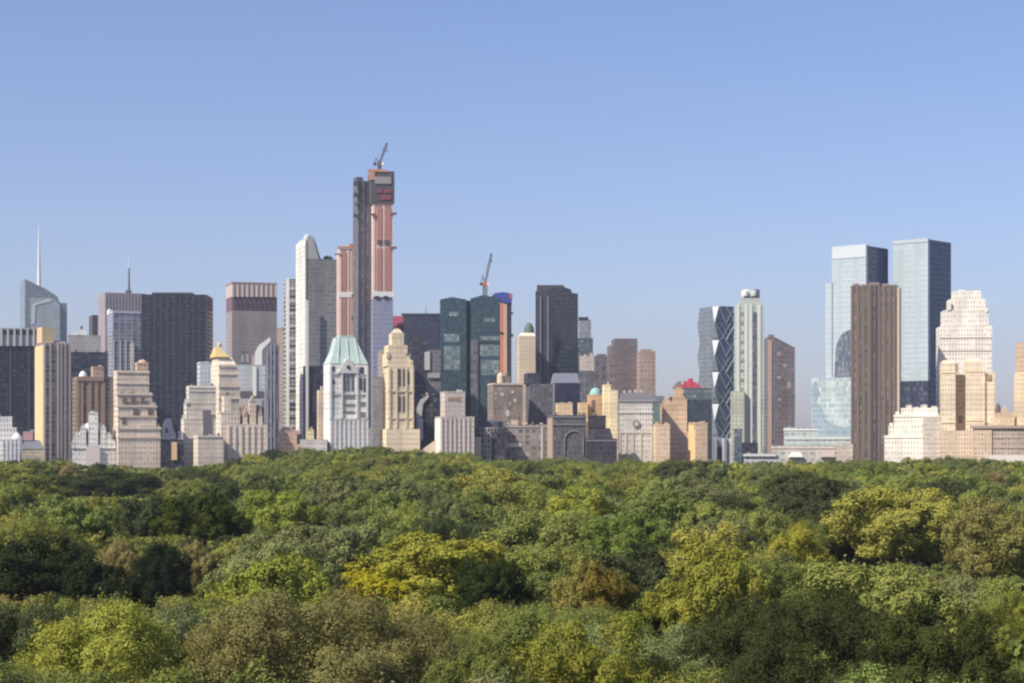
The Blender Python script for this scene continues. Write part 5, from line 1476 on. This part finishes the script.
# what of each crown the camera sees (crowns as discs, near ones first)
gw, gh = 512, 342
occ = np.zeros((gh, gw), bool)
Xg, Yg = np.meshgrid(np.arange(gw) * 2 + 1, np.arange(gh) * 2 + 1)
trees.sort(key=lambda t: t['d'])
for t in trees:
    rx = t['r'] * F / t['d']
    gz = hump(t['x'], t['d'])
    ch = min(0.66 * (t['top'] - gz), 2.1 * t['r'])
    ry = ch / 2 * F / t['d']
    cy = t['ptop'] + ry
    x0, x1 = max(0, int((t['px'] - rx) / 2)), min(gw, int((t['px'] + rx) / 2) + 2)
    y0, y1 = max(0, int((cy - ry) / 2)), min(gh, int((cy + ry * 2.2) / 2) + 2)
    t['vis'] = 0
    if x1 <= x0 or y1 <= y0:
        continue
    X_, Y_ = Xg[y0:y1, x0:x1], Yg[y0:y1, x0:x1]
    dx, dy = (X_ - t['px']) / rx, (Y_ - cy) / ry
    ins = np.where(dy < 0, dx ** 2 + dy ** 2 < 0.92, dx ** 2 < 0.8)
    t['vis'] = int((ins & ~occ[y0:y1, x0:x1]).sum())
    occ[y0:y1, x0:x1] |= ins

vis = sorted([t for t in trees if t['lab'] or t['vis'] > 14], key=lambda t: (t['lab'] is None, -t['vis']))
single = vis[:285]
sid = set(id(t) for t in single)
rest = [t for t in trees if id(t) not in sid]

# labels: colour, the landmark above, the place in that column of crowns
cols = {}
for t in single:
    k = min(range(len(LAND)), key=lambda i: abs(LAND[i][0] - t['px']))
    cols.setdefault(k, []).append(t)
ORD = ['lowest', 'second', 'third', 'fourth', 'fifth', 'sixth', 'seventh', 'eighth', 'ninth', 'tenth', 'eleventh', 'twelfth', 'thirteenth', 'fourteenth', 'fifteenth', 'sixteenth', 'seventeenth', 'eighteenth', 'nineteenth', 'twentieth']
for k, ts in cols.items():
    ts.sort(key=lambda t: -t['ptop'])
    for i, t in enumerate(ts):
        o_ = ORD[min(i, 19)]
        where = 'lowest crown of all' if i == 0 else o_ + ' crown up from bottom edge'
        t['lab'] = t['lab'] or f"{t['cname']} tree, {where}, below {LAND[k][1]}"

YEL = leaf_material('turning_foliage', patch=(-5.2, 11.0, 5.0, 3.4, (0.34, 0.315, 0.025, 1)))
RUST = leaf_material('rusting_foliage', patch=(2.5, 16.0, 4.0, 3.5, (0.20, 0.155, 0.034, 1)))
for t in single:
    key, mat = '', None
    if 'yellow patch' in t['lab']:
        key, mat = 'y', YEL
    if 'rusty orange' in t['lab'] and t['lab'].startswith('rusty'):
        key, mat = 'r', RUST
    near = t['d'] < 190
    var = R_.randrange(4) if t['kind'] in ('broad', 'oak') and not near else R_.randrange(2)
    cm, tm, ztop, rad = proto(t['kind'], var, mat, key, near)
    gz = hump(t['x'], t['d'])
    nm = 'evergreen_tree' if t['kind'] == 'dense' else 'broadleaf_tree'
    root = empty(nm, (t['x'], t['d'], gz - 0.05), 0.0 if key else R_.uniform(0, 6.28))
    sx, sz = t['r'] / rad, (t['top'] - gz) / ztop
    root.scale = (sx, sx, sz)
    cz = min(1.0, 1.2 * sx / sz)
    tag(root, t['lab'], 'tree', 'park trees whose crowns make up the canopy')
    c = bpy.data.objects.new('crown', cm); COL.objects.link(c); c.parent = root
    c.scale.z = cz; c.location.z = ztop * (1 - cz)
    c.color = tuple(v * LK for v in t['col']) + (1,)
    k = bpy.data.objects.new('trunk', tm); COL.objects.link(k); k.parent = root

# the far wood that reads as one mass
FARM = leaf_material('far_foliage', far=True)
fp = []
for s in range(5):
    fp.append(crown_cloud(900 + s, 2400, 24, NR, ZC, 6.2, 1.0, (0.19, 0.32), 0.78))
PV, PC = [], []
fr = np.random.default_rng(77)
for t in rest:
    p, n, tn = fp[fr.integers(5)]
    m_ = 2400 if t['d'] < 620 else 1500
    idx = fr.choice(len(p), m_, replace=False)
    a = fr.uniform(0, 6.28)
    c_, s_ = math.cos(a), math.sin(a)
    Rm = np.array([[c_, s_, 0], [-s_, c_, 0], [0, 0, 1]], 'f')
    gz = hump(t['x'], t['d'])
    ps, nn = p[idx] @ Rm, n[idx] @ Rm
    sx, sz = t['r'] / 7.0, (t['top'] - gz) / 19.6
    ps = ps * np.array([sx, sx, sz], 'f') + np.array([t['x'], t['d'], gz], 'f')
    PV.append(leaf_quads(ps, nn, (0.75 if m_ == 2400 else 1.0) * (0.6 + 0.4 * sx), fr, 1.25))
    c = LK * np.array(t['col'], 'f')[None] * tn[idx][:, None]
    PC.append(np.concatenate([c, np.ones((m_, 1), 'f')], 1))
fm = quads_mesh('far_woods', np.concatenate(PV), {'leaf_colour': ('FLOAT_COLOR', np.concatenate(PC).astype('f'))}, FARM)
fo = bpy.data.objects.new('far_woods', fm); COL.objects.link(fo)
tag(fo, 'unbroken mass of treetops reaching to the foot of the skyline', 'woods', None, 'stuff')
print('TREES', len(trees), 'single', len(single), 'rest', len(rest), 'quads', len(fm.polygons))

# ================================================================= AIR, SKY, SUN, CAMERA
hz = MB()
hz.box(-8600, 8600, -2000, 9500, -2.0, 560.0, 0, 0, True)
hm, nt, out = new_mat('haze_air')
pv = nd(nt, 'ShaderNodeVolumePrincipled', Color=(0.80, 0.845, 1.0, 1), Density=HAZE, Anisotropy=0.15)
pv.inputs['Density Attribute'].default_value = ''
nt.links.new(pv.outputs[0], out.inputs['Volume'])
ho = hz.build('haze', [hm]); ho['kind'] = 'stuff'; ho['label'] = 'thin summer haze over the park and skyline'

SUN_EL, SUN_AZ = math.radians(44), math.radians(-90 - BEHIND)     # azimuth from +Y (view direction), clockwise positive
to_sun = (math.sin(SUN_AZ) * math.cos(SUN_EL), math.cos(SUN_AZ) * math.cos(SUN_EL), math.sin(SUN_EL))
sd = bpy.data.lights.new('sun', 'SUN'); sd.energy = SUN_E; sd.angle = math.radians(0.53); sd.color = (1.0, 0.90, 0.74)
so = bpy.data.objects.new('sun', sd); COL.objects.link(so)
import mathutils
so.rotation_euler = mathutils.Vector(to_sun).to_track_quat('Z', 'Y').to_euler()
so.location = (-300, -100, 400)
w = bpy.data.worlds.new('World'); SC.world = w; w.use_nodes = True
nt = w.node_tree; nt.nodes.clear()
sk = nt.nodes.new('ShaderNodeTexSky'); sk.sky_type = 'NISHITA'; sk.sun_disc = False
sk.sun_elevation = SUN_EL; sk.sun_rotation = SUN_AZ
sk.altitude = 0; sk.air_density = AIR; sk.dust_density = DUST; sk.ozone_density = OZONE
bg = nt.nodes.new('ShaderNodeBackground'); bg.inputs[1].default_value = SKY_S
wo = nt.nodes.new('ShaderNodeOutputWorld')
nt.links.new(mixc(nt, 1.0, sk.outputs[0], SKY_TINT, 'MULTIPLY'), bg.inputs[0]); nt.links.new(bg.outputs[0], wo.inputs[0])

cd = bpy.data.cameras.new('camera'); cd.sensor_width = 36; cd.lens = 36 * F / 1024
cd.shift_y = (HY - 341.5) / 1024; cd.clip_start = 1; cd.clip_end = 30000
co = bpy.data.objects.new('camera', cd); COL.objects.link(co)
co.location = (0, 0, HC); co.rotation_euler = (math.radians(90), 0, 0)
SC.camera = co
SC.view_settings.view_transform = 'Standard'; SC.view_settings.look = 'None'
SC.view_settings.exposure = EXPO; SC.view_settings.gamma = 1.0; SC.view_settings.use_curve_mapping = False
SC.render.filter_size = 1.5
cy_ = SC.cycles
cy_.pixel_filter_type = 'BLACKMAN_HARRIS'; cy_.filter_width = 2.3
cy_.use_denoising = True
try:
    cy_.denoiser = 'OPENIMAGEDENOISE'
except Exception:
    pass
cy_.max_bounces = 5; cy_.diffuse_bounces = 3; cy_.glossy_bounces = 2; cy_.transmission_bounces = 2; cy_.volume_bounces = 0
cy_.sample_clamp_indirect = 4.0
